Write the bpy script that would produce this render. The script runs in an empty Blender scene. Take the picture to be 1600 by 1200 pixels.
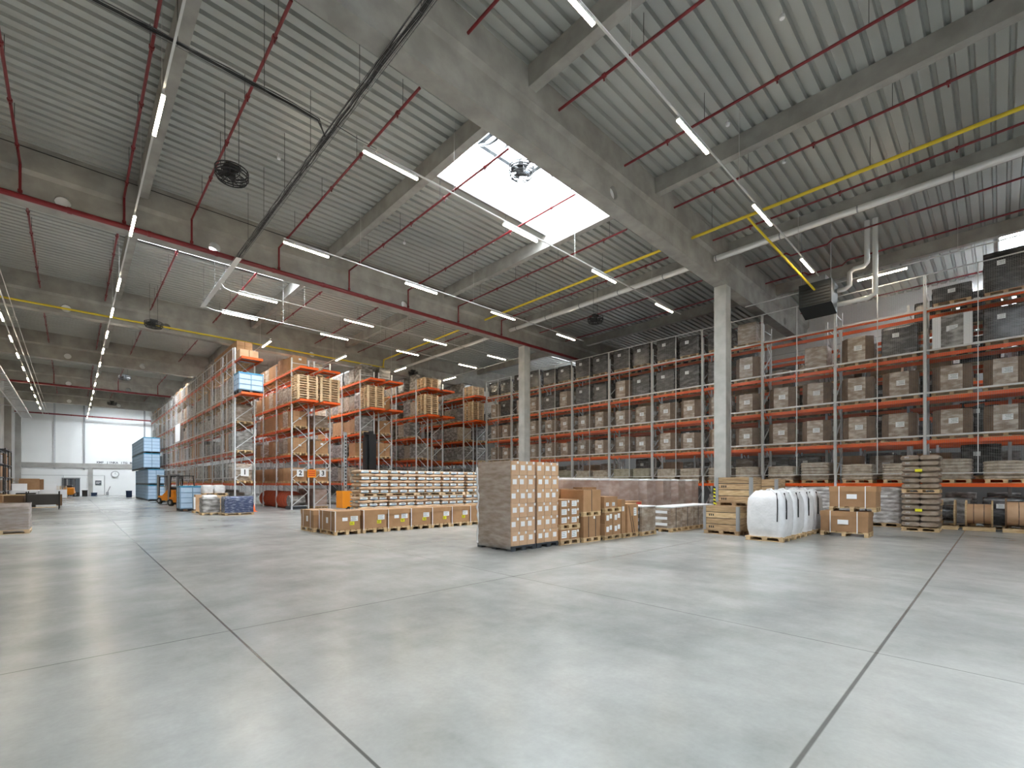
import bpy, math, random
from math import sin, cos, pi, radians
from mathutils import Vector
random.seed(7)
S = bpy.context.scene
COL = S.collection
# ------------------------------------------------------------------ camera
CH, FPX, YAW = 1.6, 724.0, math.atan2(688, 724)
cam = bpy.data.cameras.new('camera'); cam_ob = bpy.data.objects.new('camera', cam); COL.objects.link(cam_ob)
cam.sensor_fit = 'HORIZONTAL'; cam.sensor_width = 36.0; cam.lens = FPX / 1600 * 36.0
cam.shift_y = (755 - 600) / 1600.0
cam.clip_end = 400; cam.clip_start = 0.05
cam_ob.location = (0, 0, CH); cam_ob.rotation_euler = (pi / 2, 0, -YAW)
S.camera = cam_ob
# ------------------------------------------------------------------ world, exposure
W = bpy.data.worlds.new('sky'); S.world = W; W.use_nodes = True
wn = W.node_tree; wb = wn.nodes['Background']
wb.inputs[0].default_value = (0.90, 0.955, 1.0, 1); wb.inputs[1].default_value = 22.0
vs = S.view_settings
vs.view_transform = 'Standard'; vs.look = 'None'; vs.gamma = 1.0; vs.use_curve_mapping = False
vs.exposure = 1.04
S.cycles.max_bounces = 7; S.cycles.diffuse_bounces = 5; S.cycles.transparent_max_bounces = 12
S.cycles.use_denoising = True
DECK = 11.7
XL, XR, YB, YF = -4.85, 32.0, -15.8, 80.4
# skylight openings (x0, x1, y0, y1): a checkerboard of roof domes
SKY = []
for j in range(-1, 4):
    for (ox, oy) in ((8.32, 9.0), (26.32, 20.85), (1.95, 20.85), (26.32, -3.7), (1.95, -3.7)):
        if oy == -3.7 and j: continue
        y = oy + 24 * j if oy != -3.7 else -3.7
        if y > 68: continue
        if y > YB + .3 and y + 3.7 < YF and not (oy == 20.85 and j == -1):
            SKY.append((ox, ox + 5.66, y, y + 3.7))
SKY += [(1.95, 7.61, 73.2, 76.9)]
for i, (x0, x1, y0, y1) in enumerate(SKY):
    l = bpy.data.lights.new('sky_portal', 'AREA'); l.shape = 'RECTANGLE'; l.size = x1 - x0; l.size_y = y1 - y0
    l.cycles.is_portal = True
    o = bpy.data.objects.new('sky_portal', l); COL.objects.link(o); o.location = ((x0 + x1) / 2, (y0 + y1) / 2, DECK + 1.42)

# ------------------------------------------------------------------ materials
MATS = {}
def M(name, c, r=.6, metal=0., c2=None, ns=4., nd=3., bump=0., bs=30., rnd=0., coat=0., emit=None, es=0., stretch=None, clamp=(.35, .65)):
    m = bpy.data.materials.new(name); m.use_nodes = True; nt = m.node_tree; N = nt.nodes; L = nt.links
    p = N['Principled BSDF']; p.inputs['Roughness'].default_value = r; p.inputs['Metallic'].default_value = metal
    p.inputs['Base Color'].default_value = (*c, 1)
    if coat: p.inputs['Coat Weight'].default_value = coat; p.inputs['Coat Roughness'].default_value = .15
    tc = N.new('ShaderNodeTexCoord'); vec = tc.outputs['Object']
    if stretch:
        mp = N.new('ShaderNodeMapping'); mp.inputs['Scale'].default_value = stretch; L.new(vec, mp.inputs[0]); vec = mp.outputs[0]
    out = None
    if c2:
        n = N.new('ShaderNodeTexNoise'); n.inputs['Scale'].default_value = ns; n.inputs['Detail'].default_value = nd; L.new(vec, n.inputs['Vector'])
        if rnd:
            oi = N.new('ShaderNodeObjectInfo'); ad = N.new('ShaderNodeVectorMath'); ad.operation = 'ADD'
            sc_ = N.new('ShaderNodeMath'); sc_.operation = 'MULTIPLY'; sc_.inputs[1].default_value = 37.; L.new(oi.outputs['Random'], sc_.inputs[0])
            L.new(vec, ad.inputs[0]); L.new(sc_.outputs[0], ad.inputs[1]); L.new(ad.outputs[0], n.inputs['Vector'])
        rp = N.new('ShaderNodeValToRGB'); rp.color_ramp.elements[0].position = clamp[0]; rp.color_ramp.elements[1].position = clamp[1]
        rp.color_ramp.elements[0].color = (*c, 1); rp.color_ramp.elements[1].color = (*c2, 1)
        L.new(n.outputs[0], rp.inputs[0]); out = rp.outputs[0]; L.new(out, p.inputs['Base Color'])
    if rnd:
        oi = N.new('ShaderNodeObjectInfo'); mr = N.new('ShaderNodeMapRange'); mr.inputs[3].default_value = 1 - rnd; mr.inputs[4].default_value = 1 + rnd * .6
        L.new(oi.outputs['Random'], mr.inputs[0])
        mx = N.new('ShaderNodeVectorMath'); mx.operation = 'SCALE'
        if out: L.new(out, mx.inputs[0])
        else: mx.inputs[0].default_value = c
        L.new(mr.outputs[0], mx.inputs['Scale']); L.new(mx.outputs[0], p.inputs['Base Color'])
    if bump:
        n2 = N.new('ShaderNodeTexNoise'); n2.inputs['Scale'].default_value = bs; n2.inputs['Detail'].default_value = 4; L.new(vec, n2.inputs['Vector'])
        b = N.new('ShaderNodeBump'); b.inputs['Strength'].default_value = bump; b.inputs['Distance'].default_value = .02
        L.new(n2.outputs[0], b.inputs['Height']); L.new(b.outputs[0], p.inputs['Normal'])
        if coat: L.new(b.outputs[0], p.inputs['Coat Normal'])
    if emit:
        p.inputs['Emission Color'].default_value = (*emit, 1); p.inputs['Emission Strength'].default_value = es
    MATS[name] = m
    return m
concrete = M('concrete', (.27, .26, .238), .8, c2=(.37, .36, .33), ns=1.6, nd=6, bump=.15, bs=8)
concrete_col = M('concrete_column', (.40, .40, .375), .8, c2=(.50, .50, .47), ns=2., nd=6, bump=.12, bs=10)
deck_m = M('roof_sheet', (.36, .375, .352), .42, metal=.15, c2=(.42, .435, .41), ns=.4)
wall_white = M('wall_panel_white', (.80, .81, .81), .6, c2=(.86, .87, .87), ns=.3)
wall_conc = M('wall_concrete', (.33, .32, .30), .8, c2=(.42, .41, .39), ns=.8, nd=5)
orange = M('orange_steel', (.74, .098, .005), .42, rnd=.12)
galv = M('galvanised_steel', (.60, .62, .64), .42, metal=.25, rnd=.08, c2=(.68, .70, .72), ns=6)
wire_m = M('mesh_wire', (.36, .36, .35), .5, metal=.3)
rail_m = M('mesh_rail', (.62, .62, .60), .45, metal=.2)
wood = M('pallet_wood', (.50, .34, .17), .75, c2=(.68, .50, .29), ns=5, rnd=.15, stretch=(1, 1, 5))
wood_pale = M('pale_wood', (.66, .47, .28), .75, c2=(.80, .62, .41), ns=5, rnd=.1)
wood_old = M('old_wood', (.30, .19, .10), .8, c2=(.52, .36, .20), ns=3, stretch=(1, 1, 9), rnd=.2, nd=6)
black_plastic = M('black_plastic', (.03, .03, .035), .45)
card = M('cardboard', (.355, .195, .09), .75, c2=(.42, .24, .12), ns=3, rnd=.12, bump=.06, bs=25)
card_light = M('cardboard_light', (.54, .335, .19), .7, c2=(.61, .39, .235), ns=3, rnd=.08)
card_side = M('cardboard_edge', (.20, .12, .065), .8)
wrapcard = M('wrapped_cardboard', (.27, .20, .145), .34, c2=(.52, .45, .38), ns=3.2, nd=4, rnd=.25, bump=.5, bs=9, coat=.35, stretch=(1, 1, 2.6), clamp=(.42, .66))  # wrap materials: lighter second colour paints the film's highlight streaks into the base
shade_brown = M('shaded_brown_card', (.15, .095, .06), .6, c2=(.21, .14, .09), ns=4, rnd=.2)  # octabin chamfers: darker brown paints in their shade against the film-bright flats
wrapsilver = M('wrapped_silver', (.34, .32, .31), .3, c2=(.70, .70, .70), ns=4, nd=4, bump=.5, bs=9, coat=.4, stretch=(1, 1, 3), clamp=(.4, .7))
wrapcard_pink = M('wrapped_pinkish_card', (.34, .235, .19), .4, c2=(.50, .40, .36), ns=2.4, nd=4, rnd=.12, bump=.35, bs=8, coat=.3, stretch=(1, 1, 2), clamp=(.4, .7))
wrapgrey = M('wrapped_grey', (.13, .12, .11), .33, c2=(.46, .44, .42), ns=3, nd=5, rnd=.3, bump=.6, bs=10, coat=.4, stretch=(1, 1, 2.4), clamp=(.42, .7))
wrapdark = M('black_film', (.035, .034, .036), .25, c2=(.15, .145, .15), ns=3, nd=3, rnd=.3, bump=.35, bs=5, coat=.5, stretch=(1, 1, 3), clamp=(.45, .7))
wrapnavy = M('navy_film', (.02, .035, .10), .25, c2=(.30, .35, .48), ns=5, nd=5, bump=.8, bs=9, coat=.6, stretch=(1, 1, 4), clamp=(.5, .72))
wrapsack = M('wrapped_sack', (.33, .26, .185), .4, c2=(.50, .43, .34), ns=6, nd=4, rnd=.2, bump=.5, bs=14, coat=.25)
sack_brown = M('brown_paper_sack', (.25, .185, .135), .42, c2=(.36, .29, .23), ns=5, nd=4, rnd=.12, bump=.5, bs=12, coat=.45)
sack_tan = M('tan_paper_sack', (.55, .37, .23), .6, c2=(.68, .49, .33), ns=5, rnd=.15, bump=.3, bs=15)
white_m = M('white_paper', (.85, .86, .87), .6)
print_blue = M('blue_print', (.10, .25, .38), .6)
print_grey = M('grey_print', (.25, .30, .30), .6)
yellow_lab = M('yellow_label', (.85, .80, .03), .6)
ink = M('black_ink', (.02, .02, .02), .6)
red_ink = M('red_ink', (.55, .04, .03), .6)
red_pipe = M('red_pipe_paint', (.18, .012, .016), .38)
yellow_pipe = M('yellow_pipe_paint', (.72, .55, .03), .4)
duct_m = M('aluminium_pipe', (.80, .80, .78), .3, metal=.35, bump=.15, bs=5)
black_metal = M('black_metal', (.012, .013, .015), .5)
dark_grey = M('dark_grey_paint', (.045, .055, .065), .45)
cable_m = M('black_cable', (.03, .03, .03), .6)
tray_m = M('tray_steel', (.16, .16, .16), .4, metal=.4)
blue_crate = M('blue_plastic', (.46, .62, .78), .42, c2=(.52, .68, .84), ns=2, rnd=.06)
blue_rib = M('blue_rib_plastic', (.20, .33, .48), .42)
blue_dark = M('blue_lid_plastic', (.05, .30, .50), .4)
bag_white = M('white_woven_bag', (.74, .745, .75), .55, c2=(.82, .82, .83), ns=6, bump=.5, bs=16, coat=.2, rnd=.04)
fork_orange = M('truck_orange', (.80, .27, .01), .35, coat=.3)
rubber = M('rubber', (.025, .024, .022), .8)
grey_steel = M('grey_steel', (.35, .36, .37), .45, metal=.3)
reel_red = M('reel_red', (.28, .035, .02), .55)
reel_orange = M('reel_orange', (.42, .075, .03), .55, rnd=.12)
navy = M('navy_plastic', (.02, .05, .13), .5)
door_grey = M('door_grey', (.10, .115, .13), .5)
cone_orange = M('cone_orange', (.85, .16, .03), .5)
olive = M('olive_sacks', (.25, .22, .14), .5, c2=(.40, .36, .26), ns=5, rnd=.15, bump=.4, bs=12, coat=.3)
tube_m = M('tube_light', (1, .95, .85), .5, emit=(1, .84, .62), es=34)
def make_film(name, fac):
    f = bpy.data.materials.new(name); f.use_nodes = True; N = f.node_tree.nodes; L = f.node_tree.links; N.clear()
    o = N.new('ShaderNodeOutputMaterial'); mix = N.new('ShaderNodeMixShader'); t = N.new('ShaderNodeBsdfTransparent'); p = N.new('ShaderNodeBsdfPrincipled')
    p.inputs['Roughness'].default_value = .3; mix.inputs[0].default_value = fac
    tc = N.new('ShaderNodeTexCoord'); mp = N.new('ShaderNodeMapping'); mp.inputs['Scale'].default_value = (2, 2, 8)
    n = N.new('ShaderNodeTexNoise'); n.inputs['Scale'].default_value = 1.6; n.inputs['Detail'].default_value = 5
    r = N.new('ShaderNodeValToRGB'); r.color_ramp.elements[0].position = .35; r.color_ramp.elements[1].position = .7
    r.color_ramp.elements[0].color = (.44, .39, .35, 1); r.color_ramp.elements[1].color = (.74, .71, .69, 1)
    b = N.new('ShaderNodeBump'); b.inputs['Strength'].default_value = .7; b.inputs['Distance'].default_value = .03
    L.new(tc.outputs['Object'], mp.inputs[0]); L.new(mp.outputs[0], n.inputs['Vector']); L.new(n.outputs[0], r.inputs[0]); L.new(r.outputs[0], p.inputs['Base Color']); L.new(n.outputs[0], b.inputs['Height'])
    L.new(b.outputs[0], p.inputs['Normal']); L.new(t.outputs[0], mix.inputs[1]); L.new(p.outputs[0], mix.inputs[2]); L.new(mix.outputs[0], o.inputs[0]); return f
film = make_film('stretch_film', .5); film_thin = make_film('thin_stretch_film', .06)
pane_m = bpy.data.materials.new('skylight_pane'); pane_m.use_nodes = True
def _pane():
    N = pane_m.node_tree.nodes; L = pane_m.node_tree.links; N.clear()
    o = N.new('ShaderNodeOutputMaterial'); mix = N.new('ShaderNodeMixShader'); t = N.new('ShaderNodeBsdfTransparent'); g = N.new('ShaderNodeBsdfGlossy')
    t.inputs[0].default_value = (.93, .95, .97, 1); g.inputs['Roughness'].default_value = .1; mix.inputs[0].default_value = .06
    L.new(t.outputs[0], mix.inputs[1]); L.new(g.outputs[0], mix.inputs[2]); L.new(mix.outputs[0], o.inputs[0])
_pane()
def _floor():
    m = bpy.data.materials.new('polished_concrete_floor'); m.use_nodes = True; N = m.node_tree.nodes; L = m.node_tree.links
    p = N['Principled BSDF']
    tc = N.new('ShaderNodeTexCoord'); V = tc.outputs['Object']
    def noise(s, d, st=None):
        v = V
        if st:
            mp = N.new('ShaderNodeMapping'); mp.inputs['Scale'].default_value = st; mp.inputs['Rotation'].default_value = (0, 0, .6); L.new(V, mp.inputs[0]); v = mp.outputs[0]
        n = N.new('ShaderNodeTexNoise'); n.inputs['Scale'].default_value = s; n.inputs['Detail'].default_value = d; n.inputs['Roughness'].default_value = .62; L.new(v, n.inputs['Vector']); return n.outputs[0]
    def ramp(src, a, b, c1, c2):
        r = N.new('ShaderNodeValToRGB'); e = r.color_ramp.elements; e[0].position = a; e[1].position = b; e[0].color = (*c1, 1); e[1].color = (*c2, 1); L.new(src, r.inputs[0]); return r.outputs[0]
    def mul(a, b, f=1.0):
        x = N.new('ShaderNodeMixRGB'); x.blend_type = 'MULTIPLY'; x.inputs[0].default_value = f; L.new(a, x.inputs[1]); L.new(b, x.inputs[2]); return x.outputs[0]
    big = ramp(noise(.33, 6), .30, .64, (.27, .285, .28), (.48, .48, .465))
    mid = ramp(noise(1.5, 8), .2, .8, (.78, .78, .775), (1.08, 1.08, 1.08))
    fine = ramp(noise(26, 3), .3, .7, (.93, .93, .93), (1, 1, 1))
    scr = ramp(noise(.9, 10, (3.4, 1, 1)), .15, .85, (1.06, 1.06, 1.06), (.82, .82, .81))
    c = mul(mul(mul(big, mid), fine), scr, .8)
    sep = N.new('ShaderNodeSeparateXYZ'); L.new(V, sep.inputs[0])
    def joint(axis, at, w, dark):
        nonlocal c
        a = N.new('ShaderNodeMath'); a.operation = 'SUBTRACT'; a.inputs[1].default_value = at; L.new(sep.outputs[axis], a.inputs[0])
        b = N.new('ShaderNodeMath'); b.operation = 'ABSOLUTE'; L.new(a.outputs[0], b.inputs[0])
        r = N.new('ShaderNodeMapRange'); r.inputs[1].default_value = w * .5; r.inputs[2].default_value = w; r.inputs[3].default_value = dark; r.inputs[4].default_value = 1; L.new(b.outputs[0], r.inputs[0])
        x = N.new('ShaderNodeMixRGB'); x.blend_type = 'MULTIPLY'; x.inputs[0].default_value = 1; L.new(c, x.inputs[1]); L.new(r.outputs[0], x.inputs[2]); c = x.outputs[0]
    joint(0, 1.25, .014, .25); joint(1, .80, .018, .36)
    joint(0, 5.5, .010, .5); joint(1, 5.75, .012, .45); joint(0, 9.7, .01, .6); joint(1, 10.6, .01, .6); joint(0, 18.1, .01, .5)
    joint(1, 15.5, .01, .6); joint(1, 20.4, .012, .5); joint(1, 25.3, .01, .6); joint(1, 30.2, .012, .5)
    L.new(c, p.inputs['Base Color'])
    r = N.new('ShaderNodeMapRange'); r.inputs[1].default_value = .3; r.inputs[2].default_value = .7; r.inputs[3].default_value = .22; r.inputs[4].default_value = .268
    L.new(noise(.9, 5), r.inputs[0]); L.new(r.outputs[0], p.inputs['Roughness'])
    b = N.new('ShaderNodeBump'); b.inputs['Strength'].default_value = .06; b.inputs['Distance'].default_value = .01; L.new(noise(7, 3), b.inputs['Height']); L.new(b.outputs[0], p.inputs['Normal'])
    p.inputs['Specular IOR Level'].default_value = .6
    return m
floor_m = _floor()

# ------------------------------------------------------------------ mesh builder
class MB:
    def __init__(s): s.v = []; s.f = []; s.m = []; s.ms = []; s.sm = []
    def mi(s, mat):
        if mat not in s.ms: s.ms.append(mat)
        return s.ms.index(mat)
    def poly(s, vs, faces, mat, smooth=False):
        b = len(s.v); s.v += vs; k = s.mi(mat)
        for f in faces: s.f.append([b + i for i in f]); s.m.append(k); s.sm.append(smooth)
    def box(s, x0, y0, z0, x1, y1, z1, mat):
        if x1 < x0: x0, x1 = x1, x0
        if y1 < y0: y0, y1 = y1, y0
        if z1 < z0: z0, z1 = z1, z0
        s.poly([(x0, y0, z0), (x1, y0, z0), (x1, y1, z0), (x0, y1, z0), (x0, y0, z1), (x1, y0, z1), (x1, y1, z1), (x0, y1, z1)],
               [(0, 3, 2, 1), (4, 5, 6, 7), (0, 1, 5, 4), (1, 2, 6, 5), (2, 3, 7, 6), (3, 0, 4, 7)], mat); return s
    def bar(s, p, q, w, d, mat):
        p = Vector(p); q = Vector(q); t = (q - p).normalized(); up = Vector((0, 0, 1)) if abs(t.z) < .95 else Vector((0, 1, 0))
        a = t.cross(up).normalized() * w / 2; b = a.cross(t).normalized() * d / 2
        s.poly([tuple(x) for x in (p - a - b, p + a - b, p + a + b, p - a + b, q - a - b, q + a - b, q + a + b, q - a + b)],
               [(0, 3, 2, 1), (4, 5, 6, 7), (0, 1, 5, 4), (1, 2, 6, 5), (2, 3, 7, 6), (3, 0, 4, 7)], mat); return s
    def tube(s, pts, r, mat, n=8, cap=True, smooth=True):
        pts = [Vector(p) for p in pts]; rings = []; L = len(pts)
        for i, p in enumerate(pts):
            t = (pts[min(i + 1, L - 1)] - pts[max(i - 1, 0)]).normalized()
            up = Vector((0, 0, 1)) if abs(t.z) < .95 else Vector((0, 1, 0))
            a = t.cross(up).normalized(); b = a.cross(t).normalized(); rr = r[i] if isinstance(r, (list, tuple)) else r
            rings.append([tuple(p + a * rr * cos(2 * pi * k / n) + b * rr * sin(2 * pi * k / n)) for k in range(n)])
        vs = [v for R in rings for v in R]; fs = []
        for i in range(L - 1):
            for k in range(n): fs.append((i * n + k, i * n + (k + 1) % n, (i + 1) * n + (k + 1) % n, (i + 1) * n + k))
        s.poly(vs, fs, mat, smooth)
        if cap: s.poly(rings[0] + rings[-1], [tuple(range(n)), tuple(range(2 * n - 1, n - 1, -1))], mat)
        return s
    def rings(s, R, mat, smooth=True, cap=True):
        n = len(R[0]); vs = [v for r in R for v in r]; fs = []
        for i in range(len(R) - 1):
            for k in range(n): fs.append((i * n + k, i * n + (k + 1) % n, (i + 1) * n + (k + 1) % n, (i + 1) * n + k))
        s.poly(vs, fs, mat, smooth)
        if cap: s.poly(list(R[0]) + list(R[-1]), [tuple(range(n - 1, -1, -1)), tuple(range(n, 2 * n))], mat)
        return s
    def mesh(s, name):
        me = bpy.data.meshes.new(name); me.from_pydata(s.v, [], s.f)
        for m in s.ms: me.materials.append(m)
        me.polygons.foreach_set('material_index', s.m); me.polygons.foreach_set('use_smooth', s.sm); me.update(); return me
def obj(name, mb, parent=None, label=None, loc=None, rz=0):
    me = mb if isinstance(mb, bpy.types.Mesh) else mb.mesh(name)
    o = bpy.data.objects.new(name, me); COL.objects.link(o)
    if parent: o.parent = parent
    if loc: o.location = loc
    if rz: o.rotation_euler = (0, 0, rz)
    if label: o['label'] = label
    return o
def hang(t, p, q, r=.006, mat=None): return obj('hanger', MB().tube([p, q], r, mat or MATS['black_metal'], 5), t)
def struct(name, mb):
    o = obj(name, mb); o['kind'] = 'structure'; return o
def tag(o, label, cat, group=None):
    o['label'] = label; o['category'] = cat
    if group: o['group'] = group
    return o
def thing(name, label, cat, loc=(0, 0, 0), rz=0, group=None):
    o = bpy.data.objects.new(name, None); COL.objects.link(o); o.location = loc; o.rotation_euler = (0, 0, rz)
    return tag(o, label, cat, group)
ORD = ['zeroth', 'first', 'second', 'third', 'fourth', 'fifth', 'sixth', 'seventh', 'eighth', 'ninth', 'tenth', 'eleventh', 'twelfth', 'thirteenth', 'fourteenth', 'fifteenth', 'sixteenth', 'seventeenth', 'eighteenth']
# a template is a list of (part name, mesh, label, [sub-parts]); place() makes a thing of it
def place(tpl, name, label, cat, loc, rz=0, group=None):
    t = thing(name, label, cat, loc, rz, group)
    for (pn, me, lab, off, subs) in tpl:
        o = bpy.data.objects.new(pn, me); COL.objects.link(o); o.parent = t; o.location = off
        if lab: o['label'] = lab
        for (sn, sme, slab) in subs:
            q = bpy.data.objects.new(sn, sme); COL.objects.link(q); q.parent = o
            if slab: q['label'] = slab
    return t
def P_(name, mb, lab=None, off=(0, 0, 0), subs=()): return (name, mb if isinstance(mb, bpy.types.Mesh) else mb.mesh(name), lab, off, [(n, (b if isinstance(b, bpy.types.Mesh) else b.mesh(n)), l) for n, b, l in subs])

# ------------------------------------------------------------------ setting: floor, walls, roof
b = MB(); b.box(XL - .3, YB - .3, -.3, XR + .3, YF + .3, 0, floor_m); struct('floor', b)
b = MB(); b.box(XL - .25, YB, 0, XL, YF, 12.1, wall_conc)
struct('wall_left', b)
b = MB(); b.box(XR, YB, 9.0, XR + .25, YF, 12.1, wall_white); b.box(XR, YB, 0, XR + .25, YF, 9.0, M('shaded_wall_grey', (.13, .125, .12), .7))  # grey lower wall, its colour darkened to put shade behind the racks
for z in (2.4, 4.8, 7.2, 9.6): b.box(XR - .012, YB, z - .01, XR, YF, z + .01, grey_steel)
struct('wall_right', b)
b = MB(); b.box(XL, YB - .25, 0, XR, YB, 12.1, wall_white); struct('wall_back', b)
b = MB(); b.box(XL, YF, 0, XR, YF + .25, 12.1, wall_white); struct('wall_front', b)
b = MB(); b.box(XL, YF - .12, 3.55, XR, YF, 4.12, wall_conc); struct('trim_1', b)
b = MB(); b.box(1.55, YF - .14, 0, 1.98, YF, 3.55, wall_conc); struct('trim_2', b)
for k, x in enumerate((-1.54, 1.15, 7.2, 13.2, 19.2, 25.2)):
    b = MB(); b.box(x - .09, YF - .10, 3.3, x + .09, YF, DECK, grey_steel if k else galv); struct('trim_%d' % (k + 3), b)
# purlin lines and roof sheet
PUR = [-4.3, 1.75, 8.15, 14.15, 20.15, 26.15, 31.85]
def in_sky(x0, x1, y0, y1):
    for a in SKY:
        if x1 > a[0] + .05 and x0 < a[1] - .05 and y1 > a[2] + .02 and y0 < a[3] - .02: return a
    return None
b = MB(); per = .333; amp = .09
ny = int((YF - YB) / per) + 1
edges = [XL] + PUR[1:-1] + [XR]
for c in range(len(edges) - 1):
    xa, xb = edges[c], edges[c + 1]
    for i in range(ny):
        y = YB + i * per
        prof = [(y, DECK), (y + .205, DECK), (y + .235, DECK + amp), (y + .303, DECK + amp), (y + per, DECK)]
        segs = [(xa, xb)]
        a = in_sky(xa, xb, y, y + per)
        if a: segs = [(xa, a[0]), (a[1], xb)]
        for (p, q) in segs:
            if q - p < .01: continue
            vs = []; fs = []
            for (yy, zz) in prof: vs += [(p, yy, zz), (q, yy, zz)]
            for k in range(4): fs.append((2 * k, 2 * k + 2, 2 * k + 3, 2 * k + 1))
            b.poly(vs, fs, deck_m)
            b.box(p, y + .10, DECK + amp * .98, q, y + .155, DECK + amp * .99, deck_m) if False else None
struct('ceiling', b)
b = MB()      # insulation slab above the sheet, open over each skylight
SKO = [(a[0] - .05, a[1] + .05, a[2] - .05, a[3] + .05) for a in SKY]
xs = sorted(set([XL - .3, XR + .3] + [v for a in SKO for v in a[:2]])); ys = sorted(set([YB - .3, YF + .3] + [v for a in SKO for v in a[2:]]))
for i in range(len(xs) - 1):
    for j in range(len(ys) - 1):
        cx, cy = (xs[i] + xs[i + 1]) / 2, (ys[j] + ys[j + 1]) / 2
        if any(a[0] < cx < a[1] and a[2] < cy < a[3] for a in SKO): continue
        b.box(xs[i], ys[j], DECK + amp + .01, xs[i + 1], ys[j + 1], DECK + amp + .3, concrete)
struct('ceiling_slab', b)
# skylights
for k, (x0, x1, y0, y1) in enumerate(SKY):
    b = MB(); z0, z1 = DECK - .02, DECK + 1.0; t = .05
    b.box(x0 - t, y0 - t, z0, x0, y1 + t, z1, wall_white); b.box(x1, y0 - t, z0, x1 + t, y1 + t, z1, wall_white)
    b.box(x0, y0 - t, z0, x1, y0, z1, wall_white); b.box(x0, y1, z0, x1, y1 + t, z1, wall_white)
    o = struct('window_%d' % (k + 1), b)
    fr = MB(); ym = (y0 + y1) / 2
    for i in range(6):
        x = x0 + (x1 - x0) * i / 5; fr.bar((x, y0, z1), (x, ym, z1 + .35), .09, .06, grey_steel); fr.bar((x, ym, z1 + .35), (x, y1, z1), .09, .06, grey_steel)
    fr.bar((x0, ym, z1 + .35), (x1, ym, z1 + .35), .06, .06, grey_steel)
    obj('window_frame', fr, o)
    pn = MB(); pn.poly([(x0, y0, z1), (x1, y0, z1), (x1, ym, z1 + .35), (x0, ym, z1 + .35), (x1, y1, z1), (x0, y1, z1)], [(0, 1, 2, 3), (3, 2, 4, 5)], pane_m)
    obj('window_pane', pn, o)
    # smoke-vent hatch with opening arms
    hv = MB(); xm = x0 + (x1 - x0) * .42; w = 1.1
    for (p, q) in (((xm - w, ym - .8, z1 - .05), (xm + w, ym - .8, z1 - .05)), ((xm - w, ym + .8, z1 - .05), (xm + w, ym + .8, z1 - .05)), ((xm - w, ym - .8, z1 - .05), (xm - w, ym + .8, z1 - .05)), ((xm + w, ym - .8, z1 - .05), (xm + w, ym + .8, z1 - .05))):
        hv.bar(p, q, .15, .12, dark_grey)
    for sx in (-w, w * .35):
        hv.tube([(xm + sx, ym + .8 - 1.6 * i / 6, z1 - .1 - .28 * sin(pi * i / 6)) for i in range(7)], .05, black_metal, 6)
    obj('vent_hatch', hv, o)

# girders with service holes
def girder(y, holes):
    b = MB(); x0, x1, z0, z1 = XL, XR, 10.0, DECK; h = .24; r = .19; q = .25; zc = 10.3
    xs = [x0]
    for hx in holes: xs += [hx - q, hx + q]
    xs.append(x1)
    for s_ in (-1, 1):
        yy = y + s_ * h
        def quad(a, c, za, zb): b.poly([(a, yy, za), (c, yy, za), (c, yy, zb), (a, yy, zb)], [(0, 1, 2, 3) if s_ < 0 else (3, 2, 1, 0)], concrete)
        for i in range(0, len(xs), 2): quad(xs[i], xs[i + 1], z0, zc + q + .25)
        for hx in holes:
            quad(hx - q, hx + q, zc + q, zc + q + .25); n = 24; vs = []
            for k in range(n):
                a = 2 * pi * k / n; c, sn = cos(a), sin(a); m = q / max(abs(c), abs(sn))
                vs += [(hx + r * c, yy, zc + r * sn), (hx + m * c, yy, max(z0, zc + m * sn))]
            b.poly(vs, [((2 * k, 2 * k + 1, (2 * k + 3) % (2 * n), (2 * k + 2) % (2 * n)) if s_ < 0 else ((2 * k + 2) % (2 * n), (2 * k + 3) % (2 * n), 2 * k + 1, 2 * k)) for k in range(n)], concrete)
            if q < .3: quad(hx - q, hx + q, z0, zc - q)
    for hx in holes:
        n = 24; vs = []
        for k in range(n):
            a = 2 * pi * k / n; vs += [(hx + r * cos(a), y - h, zc + r * sin(a)), (hx + r * cos(a), y + h, zc + r * sin(a))]
        b.poly(vs, [(2 * k, (2 * k + 2) % (2 * n), (2 * k + 3) % (2 * n), 2 * k + 1) for k in range(n)], concrete, True)
    for hx in holes:
        if abs(hx - 3.83) > .1: b.tube([(hx, y - .12, zc), (hx, y - .08, zc)], r, white_m, 24, smooth=False)
    zt = zc + q + .25
    b.poly([(x0, y - h, z0), (x1, y - h, z0), (x1, y + h, z0), (x0, y + h, z0)], [(3, 2, 1, 0)], concrete)
    # widened top flange
    b.poly([(x0, y - h, zt), (x1, y - h, zt), (x1, y - h - .10, zt + .12), (x0, y - h - .10, zt + .12), (x1, y - h - .10, z1), (x0, y - h - .10, z1)], [(0, 1, 2, 3), (3, 2, 4, 5)], concrete)
    b.poly([(x0, y + h, zt), (x1, y + h, zt), (x1, y + h + .10, zt + .12), (x0, y + h + .10, zt + .12), (x1, y + h + .10, z1), (x0, y + h + .10, z1)], [(3, 2, 1, 0), (5, 4, 2, 3)], concrete)
    b.poly([(x0, y - h - .1, z1), (x1, y - h - .1, z1), (x1, y + h + .1, z1), (x0, y + h + .1, z1)], [(0, 1, 2, 3)], concrete)
    struct('ceiling_girder', b)
GY = [8.2 + 12 * k for k in range(-2, 6)]
for y in GY: girder(y, [11.77, 27.8] if y == 8.2 else [-.2, 3.83, 11.77, 27.8])
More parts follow.
